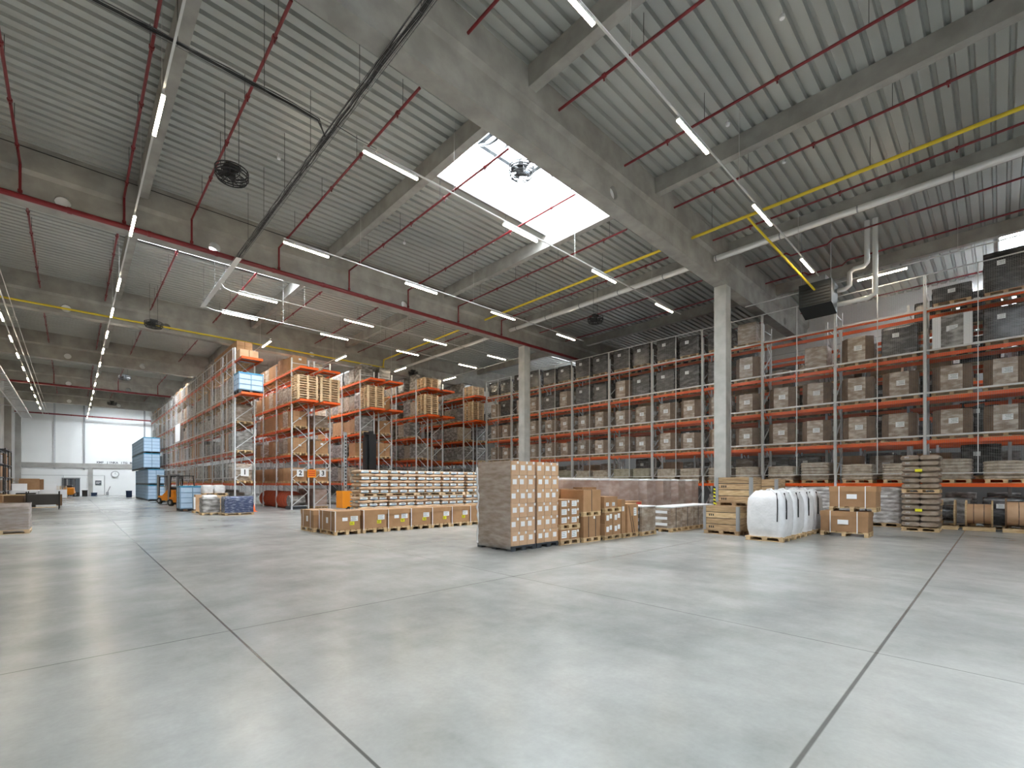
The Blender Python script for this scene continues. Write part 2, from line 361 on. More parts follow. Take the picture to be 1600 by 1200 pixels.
for x in PUR[1:-1]:
    for k in range(len(GY) + 1):
        ya = (GY[k - 1] + .34) if k else YB; yb = (GY[k] - .34) if k < len(GY) else YF
        b = MB(); zb = 11.2
        b.poly([(x - .13, ya, zb), (x + .13, ya, zb), (x + .16, ya, DECK), (x - .16, ya, DECK), (x - .13, yb, zb), (x + .13, yb, zb), (x + .16, yb, DECK), (x - .16, yb, DECK)],
               [(0, 1, 2, 3), (7, 6, 5, 4), (0, 4, 5, 1), (1, 5, 6, 2), (3, 2, 6, 7), (0, 3, 7, 4)], concrete)
        struct('ceiling_purlin', b)
for y in (8.2, 20.2):
    b = MB(); b.box(20.0, y - .25, 0, 20.5, y + .25, 10.0, concrete_col)
    b.box(20.22, y - .25, 10.0, 20.5, y - .24, 10.0, concrete_col)
    struct('column', b)
# hazard board at the foot of the near column
b = MB(); b.box(19.96, 8.30, .55, 19.995, 8.46, 1.45, yellow_lab)
for i in range(6): b.poly([(19.955, 8.30, .60 + i * .15), (19.955, 8.46, .52 + i * .15 + .13), (19.955, 8.46, .52 + i * .15 + .20), (19.955, 8.30, .67 + i * .15)], [(0, 3, 2, 1)], ink)
tag(obj('hazard_board', b), 'yellow and black striped corner guard board on the right concrete column', 'sign')
for k in range(2, 8):
    y = 8.2 + 12 * (k - 1)
    if y > YF: break
    b = MB(); b.box(XL, y - .3, 0, -4.35, y + .3, 10.0, wall_conc); struct('wall_pilaster', b)

# ------------------------------------------------------------------ pipes, ducts, trays
zp = 11.0
for k, x in enumerate((-1.1, 1.25, 3.1, 6.0, 8.9, 11.87, 14.9, 18.0)):
    for j in range(0, 6):
        y0, y1 = 8.2 + 12 * j - 10.6, 8.2 + 12 * j - .45
        if j == 1: y0, y1 = 9.5, 19.82
        elif j >= 2: y0 += .6
        elif j == 0: y0, y1 = -6., 7.65
        b = MB(); b.tube([(x, y0, zp), (x, y1, zp)], .034, red_pipe, 8)
        for i in range(5):
            yy = y0 + (y1 - y0) * (i + .5) / 5; b.tube([(x, yy - .04, zp), (x, yy + .04, zp)], .052, red_pipe, 8); b.tube([(x, yy, zp - .07), (x, yy, zp - .12)], .018, red_pipe, 6)
        if j in (1, 4): b.tube([(x, y1, zp + .02), (x, y1, 10.12)], .034, red_pipe, 8); b.tube([(x, y1, 10.22), (x, y1, 10.14)], .055, red_pipe, 8)
        t = tag(obj('sprinkler_pipe', b), 'thin red sprinkler branch pipe, %s of its bay from left, %s bay away' % (ORD[k + 1], ORD[j + 1]), 'pipe', 'red sprinkler branch pipes under the roof')
        for i in range(4):
            yy = y0 + (y1 - y0) * (i + .3) / 4; hang(t, (x, yy, zp + .03), (x, yy, DECK))
for (y, w) in ((19.82, 'second'), (55.8, 'fifth'), (79.3, 'far-wall')):
    b = MB(); b.tube([(XL, y, 10.03), (26.5, y, 10.03)], .085, red_pipe, 12)
    for i in range(16): b.tube([(-4 + i * 1.95, y - .001, 10.03), (-3.9 + i * 1.95, y, 10.03)], .10, red_pipe, 12)
    tag(obj('red_main_pipe', b), {'second': 'thick red main pipe along the girder with the left column', 'fifth': 'thick red main pipe on a far girder', 'far-wall': 'thick red main pipe high at the far white wall'}[w], 'pipe')
# red pipes over the racks on the right with offsets
for k, x in enumerate((21.2, 23.7, 29.3)):
    b = MB(); b.tube([(x, 7.6, zp), (x, 6.0, zp), (x, 5.85, zp - .15 * (k < 2)), (x, 4.6, zp - .15 * (k < 2)), (x, 4.4, zp), (x, -8, zp)], .034, red_pipe, 8)
    b.tube([(x, 9.5, zp), (x, 19.8, zp)], .034, red_pipe, 8)
    tag(obj('sprinkler_pipe', b), 'red sprinkler pipe with a kink over the right racks, %s from column' % ORD[k + 1], 'pipe', 'kinked red pipes above the mesh rack')
b = MB(); b.tube([(18.75, -8, 10.62), (18.75, 7.9, 10.62)], .11, duct_m, 14); b.tube([(18.75, 8.5, 10.62), (18.75, 19.9, 10.62)], .11, duct_m, 14)
b.tube([(18.75, 20.5, 10.62), (18.75, 31.9, 10.62)], .09, duct_m, 12)
for i in range(12):
    y = -6 + i * 2.3; b.tube([(18.75, y, 10.62), (18.75, y + .04, 10.62)], .118, grey_steel, 14)
tag(obj('silver_duct', b), 'long silver pipe duct running beside the concrete purlin above the columns', 'duct')
b = MB(); b.tube([(16.87, -8, 10.8), (16.87, 31.6, 10.8)], .055, yellow_pipe, 10); b.tube([(17.0, 31.75, 10.25), (XL, 31.75, 10.2)], .05, yellow_pipe, 8)
b.tube([(16.87, 31.6, 10.8), (16.87, 31.75, 10.25)], .05, yellow_pipe, 8)
b.tube([(16.87, 6.0, 10.8), (17.1, 5.95, 10.7), (21.4, 4.95, 9.1)], .04, yellow_pipe, 8)
t = tag(obj('gas_pipe', b), 'bright yellow gas pipe crossing the hall below the roof', 'pipe')
for y in (-2, 2.6, 7.2, 12, 16, 24, 28): hang(t, (16.87, y, 10.84), (16.87, y, DECK))
# heater
heater_m = M('heater_paint', (.018, .025, .03), .45)
t = thing('unit_heater', 'dark grey box unit heater hanging above the mesh rack near the column', 'heater', (21.5, 5.0, 8.35))
b = MB(); b.poly([(-.35, -.55, 0.25), (-.35, .55, .25), (.55, .55, .0), (.55, -.55, .0), (-.35, -.55, 1.15), (-.35, .55, 1.15), (.75, .55, 1.15), (.75, -.55, 1.15)], [(0, 1, 2, 3), (7, 6, 5, 4), (0, 4, 5, 1), (1, 5, 6, 2), (2, 6, 7, 3), (3, 7, 4, 0)], heater_m)
obj('housing', b, t)
b = MB()
for i in range(6): b.box(-.38, -.5, .3 + i * .12, -.35, .5, .33 + i * .12, black_metal)
obj('louvre', b, t)
b = MB(); b.box(-.1, -.3, 1.15, .5, .3, 1.45, grey_steel); b.bar((-.2, -.5, 1.15), (-.2, -.5, 3.3), .03, .03, grey_steel); b.bar((-.2, .5, 1.15), (-.2, .5, 3.3), .03, .03, grey_steel)
obj('bracket', b, t)
b = MB()
b.tube([(.6, -.55, .9), (.6, -.8, .9), (.6, -.95, 1.0), (.6, -.95, 1.5), (.6, -1.1, 1.6), (.6, -1.4, 1.6), (.6, -1.5, 1.7), (.6, -1.5, 3.3)], .09, duct_m, 12)
b.tube([(.6, -.55, .35), (.6, -1.55, .35), (.6, -1.75, .45), (.6, -1.75, 3.3)], .09, duct_m, 12)
obj('flue', b, t)
# cable tray with bundles
t = thing('cable_tray', 'wire cable tray with dark cable bundles forming a tee below the roof', 'cable tray', (4.45, 0, 9.9))
b = MB()
for sx in (-.1, .1): b.tube([(sx, 5.2, 0), (sx, 25.8, 0)], .008, tray_m, 5)
for sx in (-.05, .05): b.tube([(sx, 5.2, -.03), (sx, 25.8, -.03)], .006, tray_m, 5)
y = 5.2
while y < 25.8: b.tube([(-.1, y, 0), (-.1, y, -.03), (.1, y, -.03), (.1, y, 0)], .004, tray_m, 4, smooth=False); y += .2
b.box(-.09, 19.2, -.045, .09, 25.8, -.035, rail_m)
for sy in (-.07, .07): b.tube([(-9.3, 10.7 + sy, 0), (0, 10.7 + sy, 0)], .007, tray_m, 5)
obj('tray', b, t)
b = MB()
for k in range(7):
    ox = random.uniform(-.07, .07); oz = random.uniform(-.02, .03); pts = []
    for i in range(31): pts.append((ox + random.uniform(-.018, .018), 5.2 + i * .47, oz + random.uniform(-.012, .012)))
    b.tube(pts, .011, cable_m, 5)
for k in range(5):
    ox = random.uniform(-.05, .05); oz = random.uniform(-.02, .03)
    pts = [(-9.3 + i * .42, 10.7 + ox + random.uniform(-.02, .02), oz + random.uniform(-.01, .02)) for i in range(20)] + [(-.9, 10.7 + ox, oz), (-.35, 10.75 + ox, oz), (ox * .6, 11.2, oz)]
    b.tube(pts, .011, cable_m, 5)
b.tube([(0, 10.6, 0), (.3, 10.2, -.35), (.8, 10.2, -.35), (.9, 10.45, -.3)], .008, cable_m, 5)
obj('cable', b, t)
for (x, y) in ((0, 7), (0, 9.4), (0, 12.2), (0, 14.2), (0, 16.2), (0, 18), (0, 21.5), (0, 23.2), (0, 25.5), (-1.5, 10.7), (-3, 10.7), (-4.4, 10.7), (.15, 22), (.15, 24)): hang(t, (x, y, -.03), (x, y, DECK - 9.9), .006, cable_m)
b = MB(); b.tube([(0, 25.8, 0), (.1, 25.3, -.15), (.3, 24.85, -.35), (.62, 24.78, -.38)], .02, rail_m, 6); b.tube([(.0, 22.2, 0), (.1, 22.0, -.25), (.3, 21.88, -.36), (.62, 21.86, -.38)], .02, rail_m, 6)
obj('feed_cable', b, t)
b = MB(); b.tube([(XL, 19.8, 11.52), (20, 19.8, 11.52)], .014, cable_m, 5); tag(obj('girder_cable', b), 'thin black cable running along the top of the second girder', 'cable')
# ladder tray along left wall
b = MB()
for x in (-4.1, -3.3): b.box(x - .03, 18, 8.95, x + .03, 76, 9.07, galv)
y = 18.1
while y < 76: b.box(-4.1, y, 8.98, -3.3, y + .10, 9.01, galv); y += .5
t = tag(obj('ladder_tray', b), 'wide galvanised ladder tray running along the left wall', 'cable tray')
b = MB()
for i in range(9): obj('bracket', MB().bar((XL + .02, 22 + i * 6, 8.9), (-3.2, 22 + i * 6, 8.92), .05, .06, galv), t)
b = MB(); b.tube([(-2.2, 18, 9.75), (-2.2, 76, 9.75)], .03, rail_m, 6); b.tube([(-1.95, 24, 9.6), (-1.95, 76, 9.6)], .012, rail_m, 6)
tag(obj('conduit', b), 'pale grey conduit running beside the leftmost row of lights', 'pipe')

# ------------------------------------------------------------------ lights
LZ = 9.5
tubeX = MB(); tubeX.box(-.74, -.032, 0, .74, .032, .03, tube_m); tubeX = tubeX.mesh('diffuser')
houseX = MB(); houseX.box(-.75, -.034, .031, .75, .034, .085, rail_m); houseX = houseX.mesh('housing')
hookX = MB()
for s_ in (-.55, .55): hookX.box(s_ - .01, -.01, .085, s_ + .01, .01, .12, grey_steel)
hookX = hookX.mesh('clip')
TL = [('diffuser', tubeX, None, (0, 0, 0), []), ('housing', houseX, None, (0, 0, 0), []), ('clip', hookX, None, (0, 0, 0), [])]
def light_row(axis, fixed, starts, desc, rail=None):
    for i, s_ in enumerate(starts):
        c = s_ + .74
        loc, rz = ((c, fixed, LZ), 0) if axis == 'x' else ((fixed, c, LZ), pi / 2)
        place(TL, 'tube_light', 'lit tube light, %s in the %s' % (ORD[i + 1], desc), 'light', loc, rz, 'tube lights in the ' + desc)
    a, e = rail or (starts[0], starts[-1] + 1.5); b = MB()
    if axis == 'x': b.box(a, fixed - .02, LZ + .13, e, fixed + .02, LZ + .16, rail_m)
    else: b.box(fixed - .02, a, LZ + .13, fixed + .02, e, LZ + .16, rail_m)
    t = tag(obj('light_rail', b), 'slim pale mounting rail of the ' + desc, 'rail'); n = max(2, int((e - a) / 4))
    for i in range(n):
        q = a + (e - a) * (i + .5) / n
        if axis == 'x': hang(t, (q, fixed, LZ + .16), (q, fixed, DECK), .006, rail_m)
        else: hang(t, (fixed, q, LZ + .16), (fixed, q, DECK), .006, rail_m)
X4 = [5.05, 9.58, 14.08, 18.7]
light_row('x', 4.83, X4, 'row nearest the camera', (5.05, 21))
light_row('x', 10.45, X4, 'row under the big skylight', (5.05, 21))
light_row('x', 16.2, X4, 'row just before the red main girder', (5.05, 21))
light_row('x', 21.85, X4, 'row just behind the red main girder', (5.05, 21))
light_row('x', 24.8, X4, 'row ending at the cable tray tip', (5.05, 21))
light_row('y', 1.36, [11.77, 17.68, 23.5, 27.7, 32.05] + [36.3 + 4.3 * i for i in range(10)], 'long aisle row beside the purlin', (2, 78))
light_row('y', -2.42, [6, 11.8, 17.7, 24.0, 28.1, 32.0, 36.6, 41.2, 45.8, 50.4, 55.0, 59.6, 64.2, 69], 'leftmost row by the left wall', (4, 78))
for k, x in enumerate((8.05, 12.38, 16.6, 20.8)):
    light_row('y', x, [28.05, 33.5, 39, 44.5, 50], 'rack aisle row above aisle %s' % 'one two three four'.split()[k], (20.5 if k > 2 else 28, 56))
light_row('y', 22.3, [2.35, -2.6], 'row over the mesh rack', (-6, 8))

# ------------------------------------------------------------------ ceiling fans
def fan(loc, desc):
    t = thing('ceiling_fan', desc, 'fan', loc); b = MB(); n = 20; R = .38
    for z in (-.16, -.08, 0, .08): b.tube([(R * cos(2 * pi * k / n) * (1 - .12 * (z < -.1)), R * sin(2 * pi * k / n) * (1 - .12 * (z < -.1)), z) for k in range(n + 1)], .016, black_metal, 5)
    for k in range(10):
        a = 2 * pi * k / 10; b.tube([(.08 * cos(a), .08 * sin(a), -.18), (R * .88 * cos(a), R * .88 * sin(a), -.16), (R * cos(a), R * sin(a), .08)], .010, black_metal, 5)
    for rr in (.14, .22, .29): b.tube([(rr * cos(2 * pi * k / 16), rr * sin(2 * pi * k / 16), -.175) for k in range(17)], .008, black_metal, 5)
    obj('cage', b, t)
    b = MB()
    for k in range(5):
        a = 2 * pi * k / 5; p = Vector((cos(a), sin(a), 0)); q = Vector((-sin(a), cos(a), 0))
        vs = [tuple(p * .06 - q * .05 + Vector((0, 0, -.05))), tuple(p * .06 + q * .05 + Vector((0, 0, .02))), tuple(p * .33 + q * .10 + Vector((0, 0, .02))), tuple(p * .33 - q * .06 + Vector((0, 0, -.05)))]
        b.poly(vs + [(v[0], v[1], v[2] + .01) for v in vs], [(3, 2, 1, 0), (4, 5, 6, 7), (0, 1, 5, 4), (1, 2, 6, 5), (2, 3, 7, 6), (3, 0, 4, 7)], black_metal)
    obj('blade', b, t)
    b = MB(); b.tube([(0, 0, -.12), (0, 0, .16)], .09, black_metal, 12); b.box(-.16, -.10, .12, .16, .10, .22, black_metal); obj('motor', b, t)
    for sx in (-.16, .16): hang(t, (sx, 0, .2), (sx, 0, DECK - loc[2]), .007)
for loc, d in (((3.03, 13.8, 9.68), 'round black caged fan hanging nearest, left of the skylight'), ((3.02, 29.6, 9.68), 'round black caged fan before the yellow-piped girder'),
               ((18.7, 13.72, 9.68), 'round black caged fan hanging between the two columns'), ((9.9, 10.0, 11.1), 'black caged fan silhouetted inside the big skylight'),
               ((2.95, 46.2, 9.7), 'small far caged fan above the long left aisle'), ((2.96, 61.9, 9.7), 'farthest caged fan near the far white wall'), ((19.3, 31.5, 10.2), 'black caged fan above the rack aisles')): fan(loc, d)
b = MB()
dets = [(7.6, 5.2), (5.8, 9.6), (4.6, 15.2), (12.6, 14.4), (13.2, 5.2), (16.0, 4.6), (-.6, 13), (10, 17), (1.0, 34.5), (5.5, 27.5), (12.5, 26), (11, 3.2)]
for i, (x, y) in enumerate(dets):
    b = MB(); b.tube([(x, y, DECK - .18), (x, y, DECK - .12), (x, y, DECK - .1)], [.05, .06, .03], white_m, 12); b.tube([(x, y, DECK - .1), (x, y, DECK)], .008, white_m, 5)
    tag(obj('smoke_detector', b), 'small white round detector on the roof sheet', 'detector', 'white detectors on the roof sheet')

# ------------------------------------------------------------------ load building blocks (x depth, y width, z up; origin at base centre)
def pallet_mb(lx, ly, h=.144, mat=wood, b=None, z=0, ox=0, oy=0):
    b = b or MB(); x0, x1, y0, y1 = ox - lx / 2, ox + lx / 2, oy - ly / 2, oy + ly / 2
    for i in range(3):
        xa = x0 + (lx - .1) * i / 2; b.box(xa, y0, z, xa + .1, y1, z + .022, mat)
        for j in range(3):
            ya = y0 + (ly - .14) * j / 2; b.box(xa, ya, z + .022, xa + .1, ya + .12, z + h - .044, mat)
        b.box(xa, y0, z + h - .044, xa + .1, y1, z + h - .022, mat) if False else None
    for j in range(3):
        ya = y0 + (ly - .14) * j / 2; b.box(x0, ya, z + h - .044, x1, ya + .14, z + h - .022, mat)
    n = 5
    for i in range(n):
        xa = x0 + (lx - .13) * i / (n - 1); b.box(xa, y0, z + h - .022, xa + .13, y1, z + h, mat)
    return b
def outline(w, d, r, n=4):
    pts = []
    for (cx, cy, a0) in ((w / 2 - r, d / 2 - r, 0), (-w / 2 + r, d / 2 - r, pi / 2), (-w / 2 + r, -d / 2 + r, pi), (w / 2 - r, -d / 2 + r, 1.5 * pi)):
        for k in range(n + 1):
            a = a0 + pi / 2 * k / n; pts.append((cx + r * cos(a), cy + r * sin(a)))
    out = []
    for i in range(len(pts)):           # add mid points on the long sides
        p, q = pts[i], pts[(i + 1) % len(pts)]; out.append(p)
        if math.hypot(p[0] - q[0], p[1] - q[1]) > .2:
            for k in (1, 2, 3): out.append((p[0] + (q[0] - p[0]) * k / 4, p[1] + (q[1] - p[1]) * k / 4))
    return out
def blob(w, d, z0, z1, r, mat, layers=0, bulge=.02, noise=.01, rings=8, top=.0, b=None, seed=1, taper=0):
    rd = random.Random(seed); b = b or MB(); o = outline(w, d, r); R = []
    nr = layers * 4 if layers else rings
    for i in range(nr + 1):
        t = i / nr; z = z0 + (z1 - z0) * t
        s = (bulge * abs(sin(pi * layers * t)) ** .7 if layers else bulge * sin(pi * t)) - taper * t
        row = []
        for (x, y) in o:
            L = math.hypot(x, y); k = 1 + (s + rd.uniform(-noise, noise)) / max(L, .1)
            row.append((x * k, y * k, z + (rd.uniform(-noise, noise) * .6 if 0 < i < nr else 0)))
        R.append(row)
    n = len(o); cx = [tuple((x * .55, y * .55, z1 + top)) for (x, y) in o]; R.append(cx)
    b.rings(R, mat, smooth=True); return b
def label_mb(spots, b=None):
    b = b or MB()
    for (face, u, z, w, h, mat, off) in spots:      # face 'x' = on -x side at x=-off, u along y ; face 'y' = on -y side
        t = .006
        if face == 'x': b.box(-off - t, u - w / 2, z - h / 2, -off, u + w / 2, z + h / 2, mat)
        else: b.box(u - w / 2, -off - t, z - h / 2, u + w / 2, -off, z + h / 2, mat)
    return b
def lab1(name, face, u, z, w, h, mat, off, print_=None):
    b = label_mb([(face, u, z, w, h, mat, off)])
    if print_:
        for k in range(3):
            zz = z + h * (.28 - .25 * k); ww = w * (.7 - .18 * (k % 2)); off2 = off + .006
            label_mb([(face, u - w * .08, zz, ww, h * .07, print_, off2)], b)
    return b
PH = .144
pal_s = pallet_mb(1.0, 1.0).mesh('pallet'); pal_e = pallet_mb(.8, 1.2).mesh('pallet'); pal_x = pallet_mb(1.2, .8).mesh('pallet'); pal_b = pallet_mb(1.1, 1.1).mesh('pallet')
# --- templates for the racks
T = {}
def octa(w, z0, z1, ch, mat, b=None, lid=None):
    b = b or MB(); h = w / 2; o = [(-h, -h + ch), (-h + ch, -h), (h - ch, -h), (h, -h + ch), (h, h - ch), (h - ch, h), (-h + ch, h), (-h, h - ch)]
    R = []
    for (z, k) in ((z0, 1), (z0 + (z1 - z0) * .33, 1.012), (z0 + (z1 - z0) * .66, 1.012), (z1, .995)): R.append([(x * k, y * k, z) for x, y in o])
    b.rings(R, mat, smooth=False)
    if mat is wrapcard:  # alternate faces take the darker tone as painted shade
        k2 = b.mi(shade_brown); cnt = 0
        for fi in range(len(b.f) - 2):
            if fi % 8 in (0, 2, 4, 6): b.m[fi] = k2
    if lid: b.rings([[(x * 1.015, y * 1.015, z) for x, y in o] for z in (z1 - .10, z1 + .012)], lid, smooth=False)
    return b
for k, hh in enumerate((.86, .95, 1.02)):
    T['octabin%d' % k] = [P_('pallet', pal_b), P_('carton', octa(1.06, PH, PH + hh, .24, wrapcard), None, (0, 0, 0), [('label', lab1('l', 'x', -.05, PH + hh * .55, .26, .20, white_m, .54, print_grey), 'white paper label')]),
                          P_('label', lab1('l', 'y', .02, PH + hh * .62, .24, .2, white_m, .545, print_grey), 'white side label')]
for k in range(3):
    T['sacks%d' % k] = [P_('pallet', pal_s), P_('sack_layers', blob(1.0, 1.02, PH, PH + .62 + .06 * k, .10, (wrapsack, olive, wrapsack)[k], layers=6, bulge=.035, noise=.012, top=.02, seed=k))]
for k, hh in enumerate((.95, 1.15, 1.35)):
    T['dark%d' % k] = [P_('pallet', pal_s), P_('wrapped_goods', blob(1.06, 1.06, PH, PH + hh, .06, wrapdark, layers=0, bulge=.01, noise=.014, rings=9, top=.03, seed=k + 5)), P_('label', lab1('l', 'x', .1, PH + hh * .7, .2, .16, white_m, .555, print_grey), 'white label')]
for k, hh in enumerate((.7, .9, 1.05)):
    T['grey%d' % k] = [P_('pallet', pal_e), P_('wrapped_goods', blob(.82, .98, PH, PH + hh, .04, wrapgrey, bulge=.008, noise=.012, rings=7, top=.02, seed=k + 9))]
def carton_grid(lx, ly, z0, nx, ny, nz, ch, mat, gap=.006):
    b = MB()
    for i in range(nx):
        for j in range(ny):
            for k in range(nz):
                b.box(-lx / 2 + lx * i / nx + gap, -ly / 2 + ly * j / ny + gap, z0 + k * ch + gap * .5, -lx / 2 + lx * (i + 1) / nx - gap, -ly / 2 + ly * (j + 1) / ny - gap, z0 + (k + 1) * ch - gap * .5, mat)
    return b
for k, (nz, ch) in enumerate(((3, .3), (2, .4), (4, .26))):
    T['cartons%d' % k] = [P_('pallet', pal_e), P_('cartons', carton_grid(.8, 1.0, PH, 2, 3, nz, ch, card)), P_('label', lab1('l', 'y', 0, PH + ch * 1.5, .16, .12, white_m, .5), 'white label')]
for k, hh in enumerate((.75, .95)):
    T['brown%d' % k] = [P_('pallet', pal_e), P_('wrapped_goods', blob(.82, .84, PH, PH + hh, .05, wrapcard, bulge=.01, noise=.012, rings=7, top=.02, seed=k + 19))]
T['darklow0'] = [P_('pallet', pal_s), P_('wrapped_goods', blob(1.06, 1.06, PH, PH + .55, .06, wrapdark, bulge=.01, noise=.014, rings=5, top=.03, seed=25)), P_('label', lab1('l', 'x', 0, PH + .35, .2, .14, white_m, .555, print_grey), 'white label')]
T['box0'] = [P_('pallet', pal_e), P_('carton', blob(.8, 1.0, PH, PH + .8, .012, card, bulge=.004, noise=0, rings=2, top=.0)), P_('label', lab1('l', 'y', .1, PH + .5, .22, .18, white_m, .5), 'white label')]
# white-sided grey load and folding blue crate, pallet stack
T['sacksn'] = [P_('pallet', pal_e), P_('sack_layers', blob(.80, .84, PH, PH + .95, .10, wrapsack, layers=8, bulge=.035, noise=.012, top=.02, seed=15))]
T['greywhite'] = [P_('pallet', pal_s), P_('wrapped_goods', blob(1.05, 1.0, PH, PH + 1.2, .05, wrapgrey, noise=.01, top=.02, seed=31)), P_('edge_board', MB().box(-.575, -.53, PH, -.545, -.30, PH + 1.18, white_m).box(-.575, .30, PH, -.545, .53, PH + 1.18, white_m), 'white corner boards'), P_('label', lab1('l', 'x', 0, PH + .7, .3, .2, white_m, .545, print_grey), 'white label')]
def crate_mesh(w, d, h, nb):
    b = MB(); b.box(-w / 2 + .02, -d / 2 + .02, .14, w / 2 - .02, d / 2 - .02, h - .03, blue_crate)
    for i in range(nb + 1):
        z = .16 + (h - .24) * i / nb; b.box(-w / 2, -d / 2, z, w / 2, d / 2, z + .035, blue_rib)
    for sx in (-1, 0, 1):
        for sy in (-1, 0, 1):
            if sx or sy: b.box(sx * (w / 2 - .02) - .022, sy * (d / 2 - .02) - .022, .14, sx * (w / 2 - .02) + .022, sy * (d / 2 - .02) + .022, h - .04, blue_rib)
    return b
def crate_base(w, d):
    b = MB()
    for i in range(3):
        x = -w / 2 + (w - .14) * i / 2
        b.box(x, -d / 2, 0, x + .14, d / 2, .03, dark_grey)
        for j in range(3): y = -d / 2 + (d - .16) * j / 2; b.box(x, y, .03, x + .14, y + .16, .14, dark_grey)
    b.box(-w / 2, -d / 2, .12, w / 2, d / 2, .145, dark_grey); return b
def crate_lid(w, d, h): return MB().box(-w / 2 - .01, -d / 2 - .01, h - .05, w / 2 + .01, d / 2 + .01, h + .01, blue_dark).box(-w / 2 + .05, -d / 2 + .05, h + .01, w / 2 - .05, d / 2 - .05, h + .02, blue_dark)
T['crate_tall'] = [P_('crate_base', crate_base(1.2, 1.2)), P_('crate_wall', crate_mesh(1.2, 1.2, 1.42, 4)), P_('crate_lid', crate_lid(1.2, 1.2, 1.42))]
T['crate_low'] = [P_('crate_base', crate_base(1.05, 1.2)), P_('crate_wall', crate_mesh(1.05, 1.2, 1.08, 3)), P_('crate_lid', crate_lid(1.05, 1.2, 1.08))]

# ------------------------------------------------------------------ racks
LV = [1.6, 3.32, 4.95, 6.5, 8.4]
def upright_mesh(dep, h):       # frame in the x-z plane: two posts and zigzag bracing
    b = MB()
    for x in (0, dep):
        b.box(x - .045 if x else 0, -.045, 0, x if x else .045, .045, h, galv) if x else b.box(0, -.045, 0, .07, .045, h, galv)
        if x: b.box(x - .07, -.045, 0, x - .045, .045, h, galv)
        b.box((x - .1) if x else -.03, -.07, 0, (x + .03) if x else .1, .07, .012, galv)
    z = .25; k = 0
    while z + .85 < h:
        a, c = ((.06, dep - .06) if k % 2 == 0 else (dep - .06, .06)); b.bar((a, 0, z), (c, 0, z + .8), .04, .035, galv)
        z += .82; k += 1
    for zz in (.22, 2.45, h - .3): b.bar((.06, 0, zz), (dep - .06, 0, zz), .03, .03, galv)
    return b.mesh('upright_frame')
def beam_mesh(L):
    b = MB(); b.box(-.025, .05, -.13, .025, L - .05, 0, orange); b.box(-.03, .045, -.17, .03, .06, .04, orange); b.box(-.03, L - .06, -.17, .03, L - .045, .04, orange); return b.mesh('shelf_beam')
def rack(name, label, x0, dep, y0, nb, pitch, levels, h, rear=True, skip=lambda i, l: False):
    t = thing(name, label, 'rack', (x0, y0, 0)); up = upright_mesh(dep, h); bm = beam_mesh(pitch)
    for i in range(nb + 1): obj('upright_frame', up, t, loc=(0, i * pitch, 0))
    for i in range(nb):
        for z in levels:
            if skip(i, z): continue
            obj('shelf_beam', bm, t, loc=(.035, i * pitch, z))
            if rear: obj('shelf_beam', bm, t, loc=(dep - .035, i * pitch, z))
    return t
LN = ['floor', 'lowest', 'second', 'third', 'fourth', 'top']
DESC = {'octabin': ('octagonal cardboard bin', 'bin'), 'sacks': ('wrapped sack stack', 'sacks'), 'dark': ('black-wrapped pallet load', 'pallet load'), 'grey': ('film-wrapped grey load', 'pallet load'),
        'cartons': ('stacked brown cartons', 'cartons'), 'box': ('big plain carton', 'carton'), 'brown': ('brown film-wrapped load', 'pallet load'), 'darklow': ('low black-wrapped load', 'pallet load'), 'greywhite': ('white-edged grey load', 'pallet load')}
NAME = {'octabin': 'octagonal_bin', 'sacks': 'sack_stack', 'dark': 'dark_pallet_load', 'grey': 'wrapped_pallet_load', 'cartons': 'carton_stack', 'box': 'large_carton', 'brown': 'brown_pallet_load', 'darklow': 'dark_pallet_load', 'greywhite': 'boarded_pallet_load'}
def put(kind, x, y, z, where, group, jit=.02, rz=0):
    base = kind.rstrip('0123456789').replace('sacksn', 'sacks'); d, c = DESC[base]
    return place(T[kind], NAME[base], d + ', ' + where, c, (x + random.uniform(-jit, jit), y + random.uniform(-jit, jit), z), rz, group)

# right-hand rack behind wire mesh: x 23.1, bays of 2.8 m, posts at 1.92 + 2.8k
RP = 2.8; RY = 1.92 - 2.8 * 2; RB = 11; RLV = [1.6, 3.2, 4.8, 6.38, 8.1]
mesh_rack = rack('mesh_fronted_rack', 'long orange pallet rack on the right behind galvanised wire mesh', 23.1, 1.1, RY, RB, RP, RLV, 8.95)
RY2 = RY + .62
back_rack = rack('rear_pallet_rack', 'orange pallet rack standing back to back behind the mesh-fronted rack', 24.5, 1.1, RY2, RB, RP, [1.75, 3.35, 4.6, 6.0, 7.5], 8.8)
# wire mesh panels (one per bay and storey) with their frames
ZT = 9.35; xm = 23.02
def mesh_panel(L, H):
    b = MB(); n = int(L / .055); r = .0013
    for i in range(1, n): y = L * i / n; b.box(-r, y - r, 0, r, y + r, H, wire_m)
    k = int(H / .055)
    for i in range(1, k): z = H * i / k; b.box(-r, 0, z - r, r, L, z + r, wire_m)
    return b.mesh('wire_mesh')
def mesh_frame(L, H):
    b = MB(); t = .018
    for y in (t, L - t, L * .5): b.box(-t, y - t * .8, 0, t, y + t * .8, H, rail_m)
    b.box(-t, 0, 0, t, L, .03, rail_m); b.box(-t, 0, H - .03, t, L, H, rail_m); return b.mesh('panel_frame')
hs = [1.95, 3.36, 4.95, 6.52, 8.05, ZT]
cache = {}
for i in range(RB):
    for k in range(len(hs) - 1):
        H = hs[k + 1] - hs[k]
        if H not in cache: cache[H] = (mesh_panel(RP - .02, H), mesh_frame(RP - .02, H))
        a = obj('mesh_panel', cache[H][0], mesh_rack, 'galvanised wire mesh' if not (i or k) else None, loc=(xm - 23.1, i * RP + .01, hs[k])); obj('panel_frame', cache[H][1], a)
rr = random.Random(11)
def side(s): return ('right', 'left')[s]
